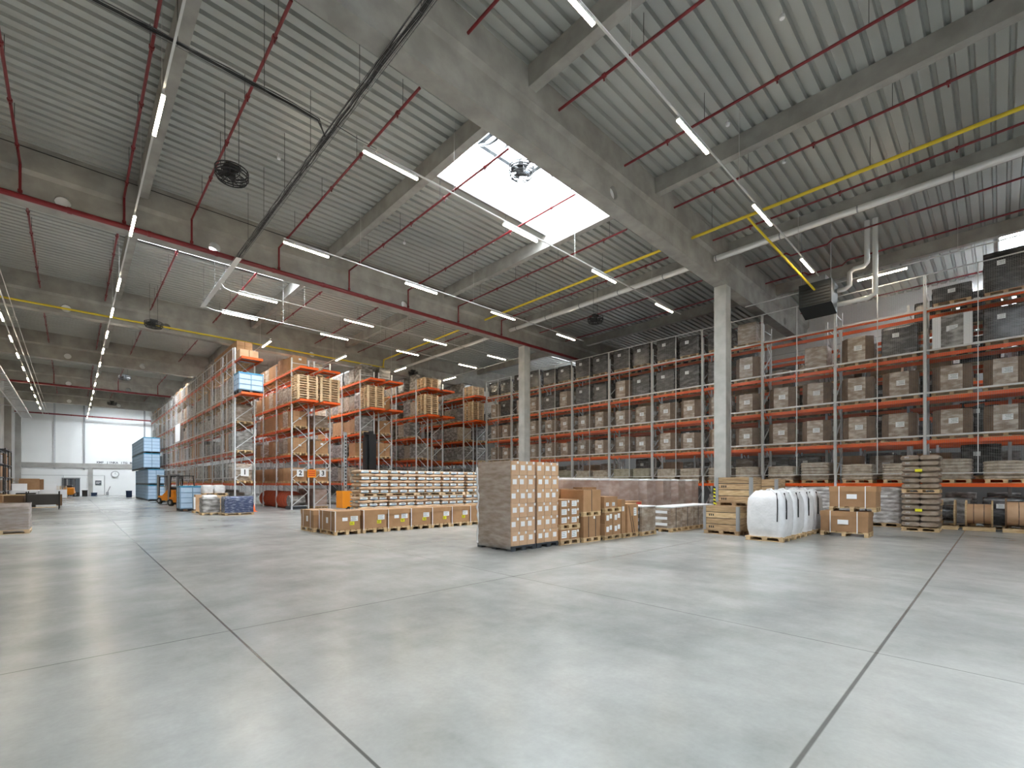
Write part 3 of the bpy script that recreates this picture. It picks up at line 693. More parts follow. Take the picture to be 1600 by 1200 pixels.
for i in range(RB):
    y0 = RY + i * RP
    for l, z in enumerate([0] + RLV):
        for s in range(2):
            yc = y0 + RP * (.27 + .47 * s)
            far = i > 4
            if l == 0:
                if i < 2: kind = 'dark0' if (i + s) % 2 else 'grey1'
                elif far: continue
                else: kind = 'grey2' if i < 4 else 'grey1'
            elif l == 1: kind = 'sacks%d' % (rr.randint(0, 1) * (1 if i > 5 else 0) + (0 if i > 5 else rr.choice((0, 2))))
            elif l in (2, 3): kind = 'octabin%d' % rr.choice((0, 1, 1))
            elif l == 4:
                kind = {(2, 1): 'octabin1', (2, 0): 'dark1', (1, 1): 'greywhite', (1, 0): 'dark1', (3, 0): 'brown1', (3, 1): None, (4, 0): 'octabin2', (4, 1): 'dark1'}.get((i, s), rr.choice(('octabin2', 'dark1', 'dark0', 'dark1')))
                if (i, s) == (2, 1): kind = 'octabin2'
                if (i, s) == (3, 1): continue
            else:
                if i in (2, 3): continue
                kind = {(1, 0): 'dark2', (1, 1): 'darklow0', (4, 0): 'brown1', (0, 0): 'dark2', (0, 1): 'dark1'}.get((i, s), rr.choice(('dark0', 'dark1', 'dark0', 'brown1')))
            put(kind, 23.1 + .58, yc, z + (.0 if l else 0), '%s shelf of mesh rack, %s bay from right, %s side' % (LN[l], ORD[i + 1], side(s)), 'loads on the mesh-fronted rack')
for i in range(RB):
    y0 = RY + i * RP
    for l, z in enumerate([1.75, 3.35, 4.6, 6.0, 7.5]):
        for s in range(2):
            if rr.random() < .08 or (l == 4 and i in (2, 3)): continue
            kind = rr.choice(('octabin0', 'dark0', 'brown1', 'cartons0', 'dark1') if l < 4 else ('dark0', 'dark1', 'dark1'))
            put(kind, 24.5 + .56, y0 + .62 + RP * (.27 + .47 * s), z, '%s shelf of rear rack, %s bay from right, %s side' % (LN[l + 1], ORD[i + 1], side(s)), 'loads on the rear rack')
third_rack = rack('rear_pallet_rack', 'farthest orange pallet rack before the right wall', 28.2, 1.1, RY, 7, RP, [1.75, 3.35, 4.6, 6.0, 7.5], 8.8)
for i in range(7):
    for l, z in enumerate([0, 1.75, 3.35, 4.6, 6.0, 7.5]):
        if l == 0 and i > 3 or l == 5 and i > 1: continue
        for s in range(2):
            put(rr.choice(('dark1', 'dark0', 'grey2')), 28.75, RY + i * RP + RP * (.27 + .47 * s), z, '%s shelf of farthest right rack, %s bay, %s side' % (LN[l], ORD[i + 1], side(s)), 'loads on the farthest right rack')
# racks with their ends towards the camera
YE = 29.3; PT = 2.85; RACKS = []
RX = [(6.55, 1.05, 'first numbered rack', 13), (9.55, 1.05, 'second numbered rack', 5), (10.87, 1.05, 'third numbered rack', 4), (13.88, 1.05, 'fourth rack', 4), (15.2, 1.05, 'fifth rack', 3), (18.17, 1.05, 'sixth rack', 4), (19.5, 1.05, 'seventh rack', 3), (22.5, 1.05, 'eighth rack', 4), (23.85, 1.05, 'ninth rack', 3)]
for n, (x0, dep, nm, nb) in enumerate(RX):
    lab = {0: 'tall pallet rack numbered one, mesh-sided, beside the left aisle', 1: 'pallet rack numbered two at its end', 2: 'pallet rack numbered three at its end'}.get(n, 'unnumbered pallet rack, %s from the left aisle' % ORD[n + 1])
    t = rack('pallet_rack', lab, x0, dep, YE, nb, PT, LV, 9.15)
    RACKS.append(t)
    # cantilevered end platform
    for z in (LV[3], LV[4]):
        if n == 2 and z == LV[4]: pass
        b = MB()
        for x in (.035, dep - .035): b.box(x - .03, -1.5, z - .13, x + .03, 0, z, orange)
        b.box(0, -1.52, z - .13, dep, -1.46, z, orange); b.box(0, -.75, z - .1, dep, -.70, z - .02, orange)
        obj('end_platform', b, t, 'short orange platform reaching out over the rack end')
        b = MB(); b.box(.0, -1.46, z - .02, dep, -.05, z, grey_steel); obj('platform_deck', b, t)
    if n == 0:       # wire mesh on the aisle side
        b = MB()
        L = nb * PT
        for i in range(int(L / .12)): b.box(-.06, i * .12, 1.9, -.0575, i * .12 + .0025, 9.1, wire_m)
        for i in range(60): b.box(-.06, 0, 1.9 + i * .12, -.0575, L, 1.9025 + i * .12, wire_m)
        for z in [1.9] + [v + .06 for v in LV[1:]] + [9.1]: b.box(-.08, 0, z - .02, -.04, L, z + .02, rail_m)
        for i in range(int(L / 1.4)): b.box(-.075, i * 1.425 - .012, 1.9, -.05, i * 1.425 + .012, 9.1, rail_m)
        obj('wire_mesh', b, t, 'galvanised mesh facing the left aisle')
    # loads
    loads_b = nb if n in (0,) else (min(nb, 3) if n in (1, 3, 5, 7, 8) else 1)
    for i in range(loads_b):
        for l, z in enumerate([0] + LV):
            if l == 0: continue
            for s in range(3):
                if n in (2, 4, 6) and s > 1: continue
                y = YE + i * PT + PT * (.19 + .31 * s)
                if rr.random() < (.06 if n == 0 else .12): continue
                if n == 0: kind = rr.choice(('grey0', 'grey1', 'brown0', 'brown1', 'grey2', 'cartons2', 'brown1')) if not (l == 5 and i < 2) else 'cartons2'
                elif n in (1, 2): kind = rr.choice(('cartons0', 'brown1', 'cartons1', 'box0', 'brown0', 'cartons0')) if l > 1 else 'box0'
                elif n in (3, 4): kind = rr.choice(('grey1', 'cartons0', 'sk', 'dk', 'cartons1'))
                else: kind = rr.choice(('sk', 'dk', 'dk', 'grey2'))
                if kind == 'sk': kind = 'sacksn'
                if kind == 'dk': kind = 'grey2'
                put(kind, x0 + dep / 2, y, z, '%s shelf of %s, %s bay, %s' % (LN[l], nm, ORD[i + 1], ('near', 'middle', 'far')[s]), 'loads on the ' + nm, jit=.008)
# end signs
obj('sheet_panel', MB().box(-.11, 17.0, 5.1, -.09, 19.4, 6.55, white_m), RACKS[0], 'plain white sheet hung on the mesh')
def text_mesh(c):
    tmp = bpy.data.objects.new('tmp', c); COL.objects.link(tmp); bpy.context.view_layer.update()
    me = bpy.data.meshes.new_from_object(tmp.evaluated_get(bpy.context.evaluated_depsgraph_get())); bpy.data.objects.remove(tmp); return me
def sign(x, txt, lab, mat=white_m, w=.40, col=ink, z=2.0, size=.40):
    t = thing('aisle_sign', lab, 'sign', (x, YE - .08, z)); obj('sign_board', MB().box(-w / 2, -.012, 0, w / 2, 0, .42, mat), t)
    c = bpy.data.curves.new('sign_text', 'FONT'); c.body = txt; c.size = size; c.align_x = 'CENTER'; c.align_y = 'CENTER'; c.extrude = .003; c.offset = .008; c.materials.append(col)
    o = obj('sign_text', text_mesh(c), t); o.location = (0, -.018, .21); o.rotation_euler = (pi / 2, 0, 0)
sign(7.05, '1', 'white sign with a black numeral one on the leftmost rack end')
sign(10.05, '2', 'white sign with a black numeral two left of the orange notice')
sign(11.41, '3', 'white sign with a black numeral three right of the orange notice')
t = thing('aisle_sign', 'orange square warning notice between two white rack signs', 'sign', (10.72, YE - .10, 1.95)); obj('sign_board', MB().box(-.26, -.012, 0, .26, 0, .5, fork_orange), t)
b = MB()
for i in range(3): b.box(-.2, -.018, .36 - i * .13, .2, -.012, .42 - i * .13, red_ink)
obj('sign_print', b, t)
for (x, n_) in ((7.05, 0), (10.72, 1)):
    b = MB(); b.box(x - .55 - .7 * n_, YE - .075, 2.06 + .3, x + .55 + .7 * n_, YE - .055, 2.10 + .3, rail_m)
    tag(obj('sign_rail', b), 'thin rail carrying the %s' % ('leftmost rack sign', 'orange notice and two signs')[n_], 'rail')
# pallet stacks and crate on the end platforms
pm = pallet_mb(1.0, 1.2, .144, wood_pale).mesh('pallet'); pmw = pallet_mb(1.2, 1.2, .144, wood_pale).mesh('pallet'); pmc = pallet_mb(1.15, 1.15, .144, wood_pale).mesh('pallet')
def pallet_pile(x, y, z, n, me, where, first=True):
    for k in range(n):
        o = obj('wooden_pallet', me, loc=(x + random.uniform(-.01, .01), y + random.uniform(-.012, .012), z + k * .144), rz=pi / 2)
        tag(o, 'empty wooden pallet, %s from bottom in the pile on %s' % (ORD[k + 1], where), 'pallet', 'empty pallets piled on ' + where)
pallet_pile(10.08, YE - .74, LV[3], 10, pm, 'end platform of second numbered rack')
pallet_pile(11.40, YE - .74, LV[3], 10, pm, 'end platform of third numbered rack')
pallet_pile(14.40, YE - .74, LV[3], 10, pm, 'lower end platform of fourth rack')
pallet_pile(18.70, YE - .74, LV[3], 10, pm, 'lower end platform of sixth rack')
pallet_pile(18.70, YE - .74, LV[4], 5, pm, 'upper end platform of sixth rack')
pallet_pile(23.02, YE - .74, LV[3], 10, pm, 'lower end platform of eighth rack')
pallet_pile(23.02, YE - .74, LV[4], 5, pm, 'upper end platform of eighth rack')
place(T['crate_low'], 'folding_crate', 'pale blue folding crate on the high end platform of first numbered rack', 'crate', (7.08, YE - .74, LV[3]), pi / 2)
for k, x in enumerate((6.85, 7.32)):
    o = obj('carton', MB().box(-.22, -.4, 0, .22, .4, .52, card_light), loc=(x, YE - .45, LV[4])); tag(o, 'tan carton on the topmost platform of leftmost rack, %s one' % ('left', 'right')[k], 'carton', 'cartons above the blue crate')

# ------------------------------------------------------------------ goods on the floor
# strapped cardboard boxes with lids in a row
def lidbox(lx, ly, h, nlab, seed=0):
    parts = [P_('pallet', pallet_mb(lx, ly, .14).mesh('pallet'), None)]
    b = MB(); z0 = .14; b.box(-lx / 2 + .01, -ly / 2 + .01, z0, lx / 2 - .01, ly / 2 - .01, z0 + h, card)
    parts.append(P_('carton', b))
    parts.append(P_('lid', MB().box(-lx / 2 - .004, -ly / 2 - .004, z0 + h - .14, lx / 2 + .004, ly / 2 + .004, z0 + h + .012, card)))
    s = MB(); w = .012
    for x in (-lx / 2 + .03,) if nlab else (-lx * .28, lx * .28):
        s.box(x - w, -ly / 2 - .008, .10, x + w, -ly / 2 - .004, z0 + h + .016, white_m); s.box(x - w, -ly / 2 - .008, z0 + h + .013, x + w, ly / 2 + .008, z0 + h + .018, white_m)
    for y in (-ly / 2 + .25, ly / 2 - .25): s.box(-lx / 2 - .009, y - w, .10, -lx / 2 - .004, y + w, z0 + h + .016, white_m)
    parts.append(P_('strap', s, 'white plastic strap'))
    if nlab:
        parts.append(P_('label', lab1('l', 'y', lx * .26, z0 + h - .23, .24, .16, white_m, ly / 2 - .01, print_grey), 'white printed label'))
        parts.append(P_('label', lab1('l', 'y', lx * .17, z0 + h - .375, .15, .11, yellow_lab, ly / 2 - .01, ink), 'yellow label'))
        if nlab > 1: parts.append(P_('label', label_mb([('y', -lx * .10, z0 + h - .24, .17, .11, white_m, ly / 2 - .01)]), 'small white label'))
    parts.append(P_('label', label_mb([('x', 0, z0 + h - .28, .14, .18, white_m, lx / 2 - .01)]), 'white label on the left side'))
    return parts
lb = [lidbox(.84, 1.15, .58, k) for k in (2, 1)]
for i in range(7):
    x = 5.80 + .875 * i + .42
    if i: x = 6.72 + .865 * (i - 1) + .42
    t = place(lb[0 if i in (0, 2) else 1], 'lidded_carton', 'lidded brown carton with yellow label, %s in the front row from left' % ORD[i + 1], 'carton', (x, 13.96 + .575, 0), 0, 'lidded cartons with yellow labels')
    if i: t.location.z = 0
# turn pallets of that row so their open ends face the camera
place(lidbox(.84, 1.15, .56, 0), 'lidded_carton', 'lidded brown carton behind the left end of the yellow-label row', 'carton', (6.12, 15.95, 0))
# printed sack pallets, two tiers high
def pillow(w, d, h, mat, b=None, ox=0, oy=0, oz=0, seed=0, n=10):
    rd = random.Random(seed); b = b or MB(); R = []
    m = 16
    for i in range(n + 1):
        t = -1 + 2 * i / n; s = max(.02, (1 - abs(t) ** 3.2)) ** .5
        row = []
        for k in range(m):
            a = 2 * pi * k / m; ca, sa = cos(a), sin(a)
            yy = (abs(ca) ** .42) * (1 if ca >= 0 else -1) * d / 2 * (.93 + .07 * s); zz = (abs(sa) ** .75) * (1 if sa >= 0 else -1) * h / 2 * (.35 + .65 * s)
            row.append((ox + t * w / 2, oy + yy * (1 + rd.uniform(-.01, .01)), oz + h / 2 + zz + rd.uniform(-.004, .004)))
        R.append(row)
    b.rings(R, mat, smooth=True); return b
def rot(me_b):
    me_b.v = [(-y, x, z) for (x, y, z) in me_b.v]; return me_b
# sack lying with its end to the camera (printed) and sack lying sideways (plain)
SH = .134
def print_end(w, d):
    b = MB(); b.box(-w * .38, -d / 2 - .012, SH * .14, w * .36, -d / 2 + .03, SH * .86, white_m); b.box(-w * .38, -d / 2 - .016, SH * .12, w * .36, -d / 2 - .010, SH * .30, print_blue); b.box(-w * .16, -d / 2 - .016, SH * .5, w * .28, -d / 2 - .010, SH * .66, print_grey); return b
sack_end = rot(pillow(.76, .385, SH, sack_tan, seed=3)).mesh('sack'); sack_end_p = print_end(.385, .76).mesh('print')
sack_side = [pillow(.58, .38, SH, m_, seed=4 + k).mesh('sack') for k, m_ in enumerate((sack_tan, sack_tan))]
side_p = MB(); side_p.box(-.30, -.1, SH * .3, -.285, .1, SH * .75, print_grey); side_p = side_p.mesh('print')
def sack_pallet(nl, n0=0):
    parts = [P_('pallet', pallet_mb(.8, 1.2, .12, wood_pale).mesh('pallet'))]
    rd = random.Random(nl)
    for k in range(nl):
        z = .12 + k * (SH - .012)
        if (k + n0) % 2 == 0:
            for i in range(3): parts.append(('sack', sack_end, None, (-.39 + .39 * i + rd.uniform(-.014, .014), rd.uniform(-.025, .02), z), [('print', sack_end_p, 'white and blue print on the sack end')]))
        else:
            for i in range(2):
                for j in range(2): parts.append(('sack', sack_side[0], None, (-.295 + .59 * i, -.21 + .41 * j + rd.uniform(-.02, .015), z), [('print', side_p, None)] if i == 0 else []))
    return parts
def turn_pallet(parts):   # pallet mesh is made x=depth; rotate so 1.2 m lies along x
    return parts
SP = [sack_pallet(8, 1), sack_pallet(7, 0)]
# pallets here are 1.2 along x
pal12 = pallet_mb(1.2, .8, .12, wood_pale)
pal12 = rot(pallet_mb(.8, 1.2, .12, wood_pale)).mesh('pallet')
for q in SP: q[0] = ('pallet', pal12, None, (0, 0, 0), [])
for i, x in enumerate((7.55, 8.74, 9.95, 11.15, 12.42)):
    for tier in range(2):
        z = 0 if tier == 0 else .12 + 8 * (SH - .012) + .012
        place(SP[tier], 'sack_pallet', 'pallet of blue-printed tan sacks, %s tier, %s stack from left' % (('lower', 'upper')[tier], ORD[i + 1]), 'sacks', (x + .6 + random.uniform(-.02, .02) + .03 * tier, 16.4, z), 0, 'printed sack pallets behind the yellow-label cartons')
# tall carton stacks
cw, cd, chh = .40, .30, .335
def tall_stack(wrap):
    parts = [P_('pallet', crate_base_flat(.84, 1.24), 'dark grey plastic pallet')]
    rd = random.Random(3 + wrap)
    cart = [MB().box(-.195, -.195, 0, .195, .195, chh - .006, card_light), MB().box(-.13, -.195, 0, .13, .195, chh - .006, card_light)]
    c_me = [q.mesh('carton') for q in cart]
    lab_me = [label_mb([('y', -.02 - .12 * k, chh * .52, .13, .12, white_m, .195), ('y', .12 - .13 * k, chh * .88, .055, .06, white_m, .195)]).mesh('label') for k in (0, .3)]
    ins = MB().box(-.001, -.001, 0, .001, .001, .001, card_side)
    for k in range(6):
        z = .12 + k * chh
        for j in range(3):
            for i in range(3):
                x = -.27 + .27 * i; y = -.4 + .4 * j
                if j == 0: parts.append(('carton', c_me[1], None, (x, y, z), [('label', lab_me[(i + k) % 2], 'white shipping labels')]))
                elif i != 1 or k == 5: parts.append(('carton', c_me[1], None, (x, y, z), []))
    if wrap:
        f = MB(); f.rings([[(x * 1.0, y * 1.0, .05 + 2.08 * i / 14) for (x, y) in outline(.845 + .012 * sin(i * 2.1), 1.225, .03)] for i in range(15)], film, smooth=True, cap=False)
        kf = f.mi(film_thin)
        for fi, fc in enumerate(f.f):
            if all(f.v[q][1] < -.59 for q in fc): f.m[fi] = kf
        parts.append(P_('stretch_film', f, 'clear stretch film wound round the cartons'))
        g = MB(); rq = random.Random(5); g.tube([(-.425 + rq.uniform(-.015, .015), .60 + rq.uniform(-.03, .03), .1 + i * .1) for i in range(20)], [rq.uniform(.015, .045) for i in range(20)], bag_white, 6)
        parts.append(P_('film_fold', g, 'white gathered edge of the film'))
    return parts
def crate_base_flat(w, d):
    b = MB()
    for i in range(3):
        x = -w / 2 + (w - .14) * i / 2
        for j in range(3): y = -d / 2 + (d - .16) * j / 2; b.box(x, y, .0, x + .14, y + .16, .09, dark_grey)
    b.box(-w / 2, -d / 2, .08, w / 2, d / 2, .12, dark_grey); return b
place(tall_stack(1), 'tall_carton_stack', 'tall film-wrapped stack of labelled cartons on dark pallet, nearest camera', 'carton stack', (7.42 + .42, 7.83 + .62, 0))
place(tall_stack(0), 'tall_carton_stack', 'tall stack of labelled cartons immediately right of the film-wrapped one', 'carton stack', (8.30 + .42, 7.83 + .62, 0))
def simple_pallet(x0, x1, y0, y1, z, name, label, mat=wood):
    o = obj('pallet', rot(pallet_mb(y1 - y0, x1 - x0, .13, mat)), loc=((x0 + x1) / 2, (y0 + y1) / 2, z)); o.name = name
    return tag(o, label, 'pallet')
def carton(x0, x1, y0, y1, z0, z1, label, mat=card, labs=(), straps=0, group=None, name='carton', cat='carton', labmat=white_m):
    """one closed carton standing at its place, with its flaps' tape, labels and straps"""
    cx, cy = (x0 + x1) / 2, (y0 + y1) / 2; lx, ly = x1 - x0, y1 - y0; h = z1 - z0
    t = thing(name, label, cat, (cx, cy, z0), 0, group)
    b = MB(); b.box(-lx / 2, -ly / 2, 0, lx / 2, ly / 2, h, mat); obj('carton_body', b, t)
    for (face, u, z, w, hh) in labs:
        off = ly / 2 if face == 'y' else lx / 2
        obj('label', lab1('label', face, u, z, w, hh, labmat, off, print_grey if w > .12 else None), t, 'white paper label')
    for k in range(straps):
        u = -lx / 2 + lx * (k + 1) / (straps + 1) + (.04 if k else -.03); s = MB()
        s.box(u - .008, -ly / 2 - .006, 0, u + .008, -ly / 2, h + .006, black_plastic); s.box(u - .008, -ly / 2, h, u + .008, ly / 2, h + .006, black_plastic); obj('strap', s, t, 'dark plastic strap')
    return t
# D: two pallets of small label-covered boxes
x0, y0 = 9.08, 7.75
simple_pallet(x0, x0 + .80, y0, y0 + .8, 0, 'wooden_pallet', 'wooden pallet under the small white-labelled boxes, at the floor')
def small_boxes(z, nz, hh, where):
    for k in range(nz):
        for i in range(2):
            for j in range(2):
                carton(x0 + .02 + .39 * i, x0 + .39 * (i + 1), y0 + .02 + .4 * j, y0 + .4 * (j + 1), z + k * hh, z + (k + 1) * hh - .004, 'small labelled box, %s row, %s, %s, %s' % (('bottom', 'middle', 'upper')[k] if nz > 1 else 'only', ('left', 'right')[i], ('front', 'back')[j], where), mat=card, labs=[('y', -.04 + .02 * i, hh * .5, .20, hh * .66), ('y', .14, hh * .75, .06, .06)] if j == 0 else [], group='small labelled boxes')
small_boxes(.13, 1, .27, 'beneath the raised pallet')
o = simple_pallet(x0, x0 + .80, y0, y0 + .8, .40, 'wooden_pallet', 'wooden pallet raised on the small white-labelled boxes')
small_boxes(.53, 3, .215, 'on the raised pallet')
# E: large plain cartons
x0, y0 = 9.94, 7.68
simple_pallet(x0, x0 + .78, y0, y0 + .8, 0, 'wooden_pallet', 'wooden pallet under the lower large plain carton')
carton(x0 + .02, x0 + .76, y0 + .01, y0 + .79, .13, .70, 'large plain brown carton with a pallet on top', labs=[('y', .1, .53, .07, .07)], straps=2)
simple_pallet(x0, x0 + .78, y0, y0 + .8, .70, 'wooden_pallet', 'wooden pallet between the two large plain cartons')
carton(x0 + .0, x0 + .78, y0 + .0, y0 + .8, .83, 1.42, 'large plain brown carton topmost of the stack right of labelled boxes', straps=1)
carton(9.1, 10.75, 8.62, 8.93, .0, 1.44, 'long flat brown carton standing behind the plain and labelled cartons')
# F
x0, y0 = 10.80, 7.60
simple_pallet(x0, x0 + .82, y0, y0 + .8, 0, 'wooden_pallet', 'wooden pallet under the four double-labelled cartons')
for i in range(2):
    for k in range(2): carton(x0 + .02 + .40 * i, x0 + .40 * (i + 1), y0 + .01, y0 + .79, .13 + .32 * k, .445 + .32 * k, 'double-labelled carton, %s %s, right of the plain cartons' % (('lower', 'upper')[k], ('left', 'right')[i]), labs=[('y', -.06, .17, .12, .15), ('y', .09, .21, .11, .13)], group='double-labelled cartons')
simple_pallet(x0, x0 + .82, y0, y0 + .8, .775, 'wooden_pallet', 'wooden pallet on top of the double-labelled cartons')
carton(x0 - .02, x0 + .62, y0, y0 + .7, .905, 1.22, 'brown carton with two white labels on the raised pallet', labs=[('y', -.18, .1, .13, .10), ('y', .12, .1, .13, .10)])
carton(11.05, 11.75, 8.58, 8.93, 0, 1.48, 'tall brown carton with red print behind the raised carton', labs=[('y', .16, 1.18, .16, .10)])
# G
simple_pallet(11.64, 12.46, 7.55, 8.35, 0, 'wooden_pallet', 'wooden pallet under the slim tall brown cartons')
carton(11.64, 11.82, 7.60, 8.3, .13, 1.12, 'slim tall brown carton beside the double-labelled cartons', labs=[('y', -.02, .72, .10, .14)])
t = carton(11.88, 12.46, 7.56, 8.3, .13, .98, 'tall brown carton with leaning black straps and white sheet', labs=[('y', .12, .62, .15, .24)])
b = MB(); b.bar((-.22, -.376, .8), (-.02, -.376, 0), .014, .008, black_plastic); b.bar((-.05, -.376, .5), (.1, -.376, 0), .014, .008, black_plastic); obj('strap', b, t)
simple_pallet(12.5, 13.35, 7.45, 8.25, 0, 'wooden_pallet', 'wooden pallet under the low white-topped carton block')
t = thing('wrapped_carton_block', 'low film-wrapped carton block with white labels on its left side', 'pallet load', (12.92, 7.85, .13))
obj('carton', blob(.80, .78, 0, .74, .015, wrapcard, noise=.003, bulge=.003, seed=3), t)
obj('top_sheet', MB().box(-.42, -.41, .74, .42, .41, .77, white_m), t, 'white sheet on top')
for k in range(3): obj('label', label_mb([('x', -.05, .14 + .22 * k, .5, .10, white_m, .405)]), t, 'white label strip')
for u in (-.1, .38): obj('strap', MB().box(-.412, u - .01 - .2, 0, -.405, u + .01 - .2, .75, black_plastic), t, 'dark strap')
t = carton(13.0, 14.0, 8.35, 8.8, 0, 1.0, 'tall brown carton with red print standing behind the white-topped block', labs=[('y', .34, .72, .12, .20)])
obj('print', label_mb([('y', .3, .93, .3, .06, red_ink, .225)]), t, 'red printed text')
# H: low wrapped row
for i in range(4):
    x = 14.1 + .82 * i
    simple_pallet(x, x + .8, 7.35, 8.15, 0, 'wooden_pallet', 'wooden pallet under the low wrapped row, %s from left' % ORD[i + 1])
    t = thing('wrapped_carton_block', 'low dark wrapped carton block, %s of the row left of wooden crates' % ORD[i + 1], 'pallet load', (x + .4, 7.75, .13), 0, 'low wrapped carton blocks')
    obj('carton', blob(.80, .78, 0, .66, .015, wrapcard, noise=.004, bulge=.004, seed=3 + i), t); obj('top_sheet', MB().box(-.41, -.40, .66, .41, .40, .70, white_m), t, 'white sheet on top')
    if i == 0:
        for k in range(3): obj('label', label_mb([('x', -.05, .12 + .2 * k, .45, .09, white_m, .405)]), t, 'white label strip')
    obj('strap', MB().box(-.06, -.402, 0, -.04, -.395, .67, black_plastic), t)
# I: tall pinkish wrapped octagonal bins
ob = octa(1.16, .12, 1.74, .27, wrapcard_pink).mesh('carton'); oc = MB(); octa(1.18, 1.69, 1.76, .27, bag_white, oc); oc = oc.mesh('top_cover'); op = pallet_mb(1.15, 1.15, .12).mesh('pallet')
for i in range(8):
    place([('pallet', op, None, (0, 0, 0), []), ('carton', ob, None, (0, 0, 0), []), ('top_cover', oc, 'white film cover', (0, 0, 0), [])], 'tall_octagonal_bin', 'tall pinkish octagonal bin with white cover, %s of the back row' % ORD[i + 1], 'bin', (10.95 + 1.21 * i, 9.6, 0), 0, 'tall octagonal bins in a row')
# J: wooden collar crates
def collar_crate(L, D, H, n, seed):
    parts = [P_('pallet', pallet_mb(D, L, .13, wood_old).mesh('pallet'))]; rd = random.Random(seed); ph = H / n
    for k in range(n):
        b = MB(); z = .13 + k * ph
        m_ = wood_old if (k + seed) % 3 else wood
        b.box(-D / 2, -L / 2, z + .010, -D / 2 + .03, L / 2, z + ph - .010, m_); b.box(D / 2 - .03, -L / 2, z + .006, D / 2, L / 2, z + ph - .004, m_)
        b.box(-D / 2, -L / 2, z + .006, D / 2, -L / 2 + .03, z + ph - .004, m_); b.box(-D / 2, L / 2 - .03, z + .006, D / 2, L / 2, z + ph - .004, m_)
        parts.append(P_('board', b))
        if k % 2 == 0:
            s = MB()
            for j in range(3): s.box(-D / 2 - .004, L * .34 - j * .06, z + ph * .35, -D / 2, L * .34 - j * .06 - .035, z + ph * .7, ink)
            parts.append(P_('stencil', s, 'black stencilled marks'))
    m = MB()
    for y in (-L / 2 - .006, L / 2 - .08): m.box(-D / 2 - .012, y, .13, -D / 2 + .001, y + .086, .13 + H, grey_steel)
    m.box(-D / 2, -L / 2 - .012, .13, -D / 2 + .08, -L / 2 + .001, .13 + H, grey_steel)
    parts.append(P_('gap_shade', MB().box(-D / 2 + .012, -L / 2 + .012, .14, D / 2 - .012, L / 2 - .012, .12 + H, rubber)))  # dark slab filling the crate, stands in for shade in the board gaps
    parts.append(P_('corner_plate', m, 'grey metal corner plates')); parts.append(P_('top_board', MB().box(-D / 2 + .01, -L / 2 + .01, .13 + H - .02, D / 2 - .01, L / 2 - .01, .13 + H, wood_old)))
    return parts
place(collar_crate(1.08, .82, .75, 4, 1), 'wooden_crate', 'old wooden board crate on the floor left of the white bags', 'crate', (15.10, 6.0, 0))
place(collar_crate(1.08, .82, .77, 4, 2), 'wooden_crate', 'old wooden crate stacked slightly right on the lower board crate', 'crate', (15.32, 5.70, .88))
place(collar_crate(1.0, .82, .75, 4, 4), 'wooden_crate', 'wooden crate on the floor behind the big white bags', 'crate', (17.1, 5.55, 0))
place(collar_crate(1.0, .82, .72, 3, 3), 'wooden_crate', 'wooden crate showing above the big white bags', 'crate', (17.1, 5.5, .88))
# K: big white bags
def bigbag(seed):
    rd = random.Random(seed); b = MB(); R = []
    o = outline(.94, .94, .17, 5); n = 14
    for i in range(n + 1):
        t = i / n; z = .0 + 1.24 * t; s = .03 * sin(pi * min(1, t * 1.15)) - (.16 * ((t - .80) / .20) ** 2 if t > .80 else 0)
        if t < .08: s -= .03
        row = []
        for j, (x, y) in enumerate(o):
            L = math.hypot(x, y); k = 1 + (s + rd.uniform(-.010, .010)) / L; row.append((x * k, y * k, z + rd.uniform(-.012, .012) + .03 * sin(j * .9 + seed) * (t > .9)))
        R.append(row)
    R.append([(x * .55, y * .55, 1.27 + rd.uniform(-.01, .02)) for x, y in o]); R.append([(x * .18, y * .18, 1.23) for x, y in o])
    b.rings(R, bag_white); return b
for i in range(4):
    t = thing('bulk_bag', 'big white woven bulk bag on pallet, %s of four from the front' % ORD[i + 1], 'bag', (13.86 + .5 + 1.06 * i, 4.49, 0), 0, 'big white bulk bags')
    obj('pallet', pallet_mb(.98, .98, .12), t); o = obj('bag_body', bigbag(i + 2), t, loc=(0, 0, .12))
    s = MB()
    s.tube([(-.44, -.30, 1.33), (-.495, -.34, 1.15), (-.50, -.345, .9), (-.505, -.34, .55)], .016, ink, 6)
    s.tube([(-.26, -.44, 1.33), (-.30, -.505, 1.12), (-.30, -.51, .9), (-.305, -.51, .62)], .018, ink, 6)
    obj('lifting_strap', s, t, 'black lifting strap')
    s = MB(); s.tube([(-.44, -.30, 1.30), (-.2, -.1, 1.44), (.1, .1, 1.42), (.4, .3, 1.3)], .02, bag_white, 6); obj('loop', s, t)
# L: two strapped boxes
t = place(lidbox(1.2, .8, .6, 0), 'strapped_carton', 'lower of two white-strapped brown cartons right of the white bags', 'carton', (17.25, 3.24, 0), -pi / 2)
obj('label', MB().box(-.15, -.412, .36, .12, -.405, .5, white_m), t, 'white paper label')
t = place(lidbox(1.15, .8, .6, 0), 'strapped_carton', 'upper of two white-strapped brown cartons right of the white bags', 'carton', (17.3, 3.04, .752), -pi / 2)
obj('label', MB().box(-.13, -.412, .38, .12, -.405, .52, white_m), t, 'white paper label')
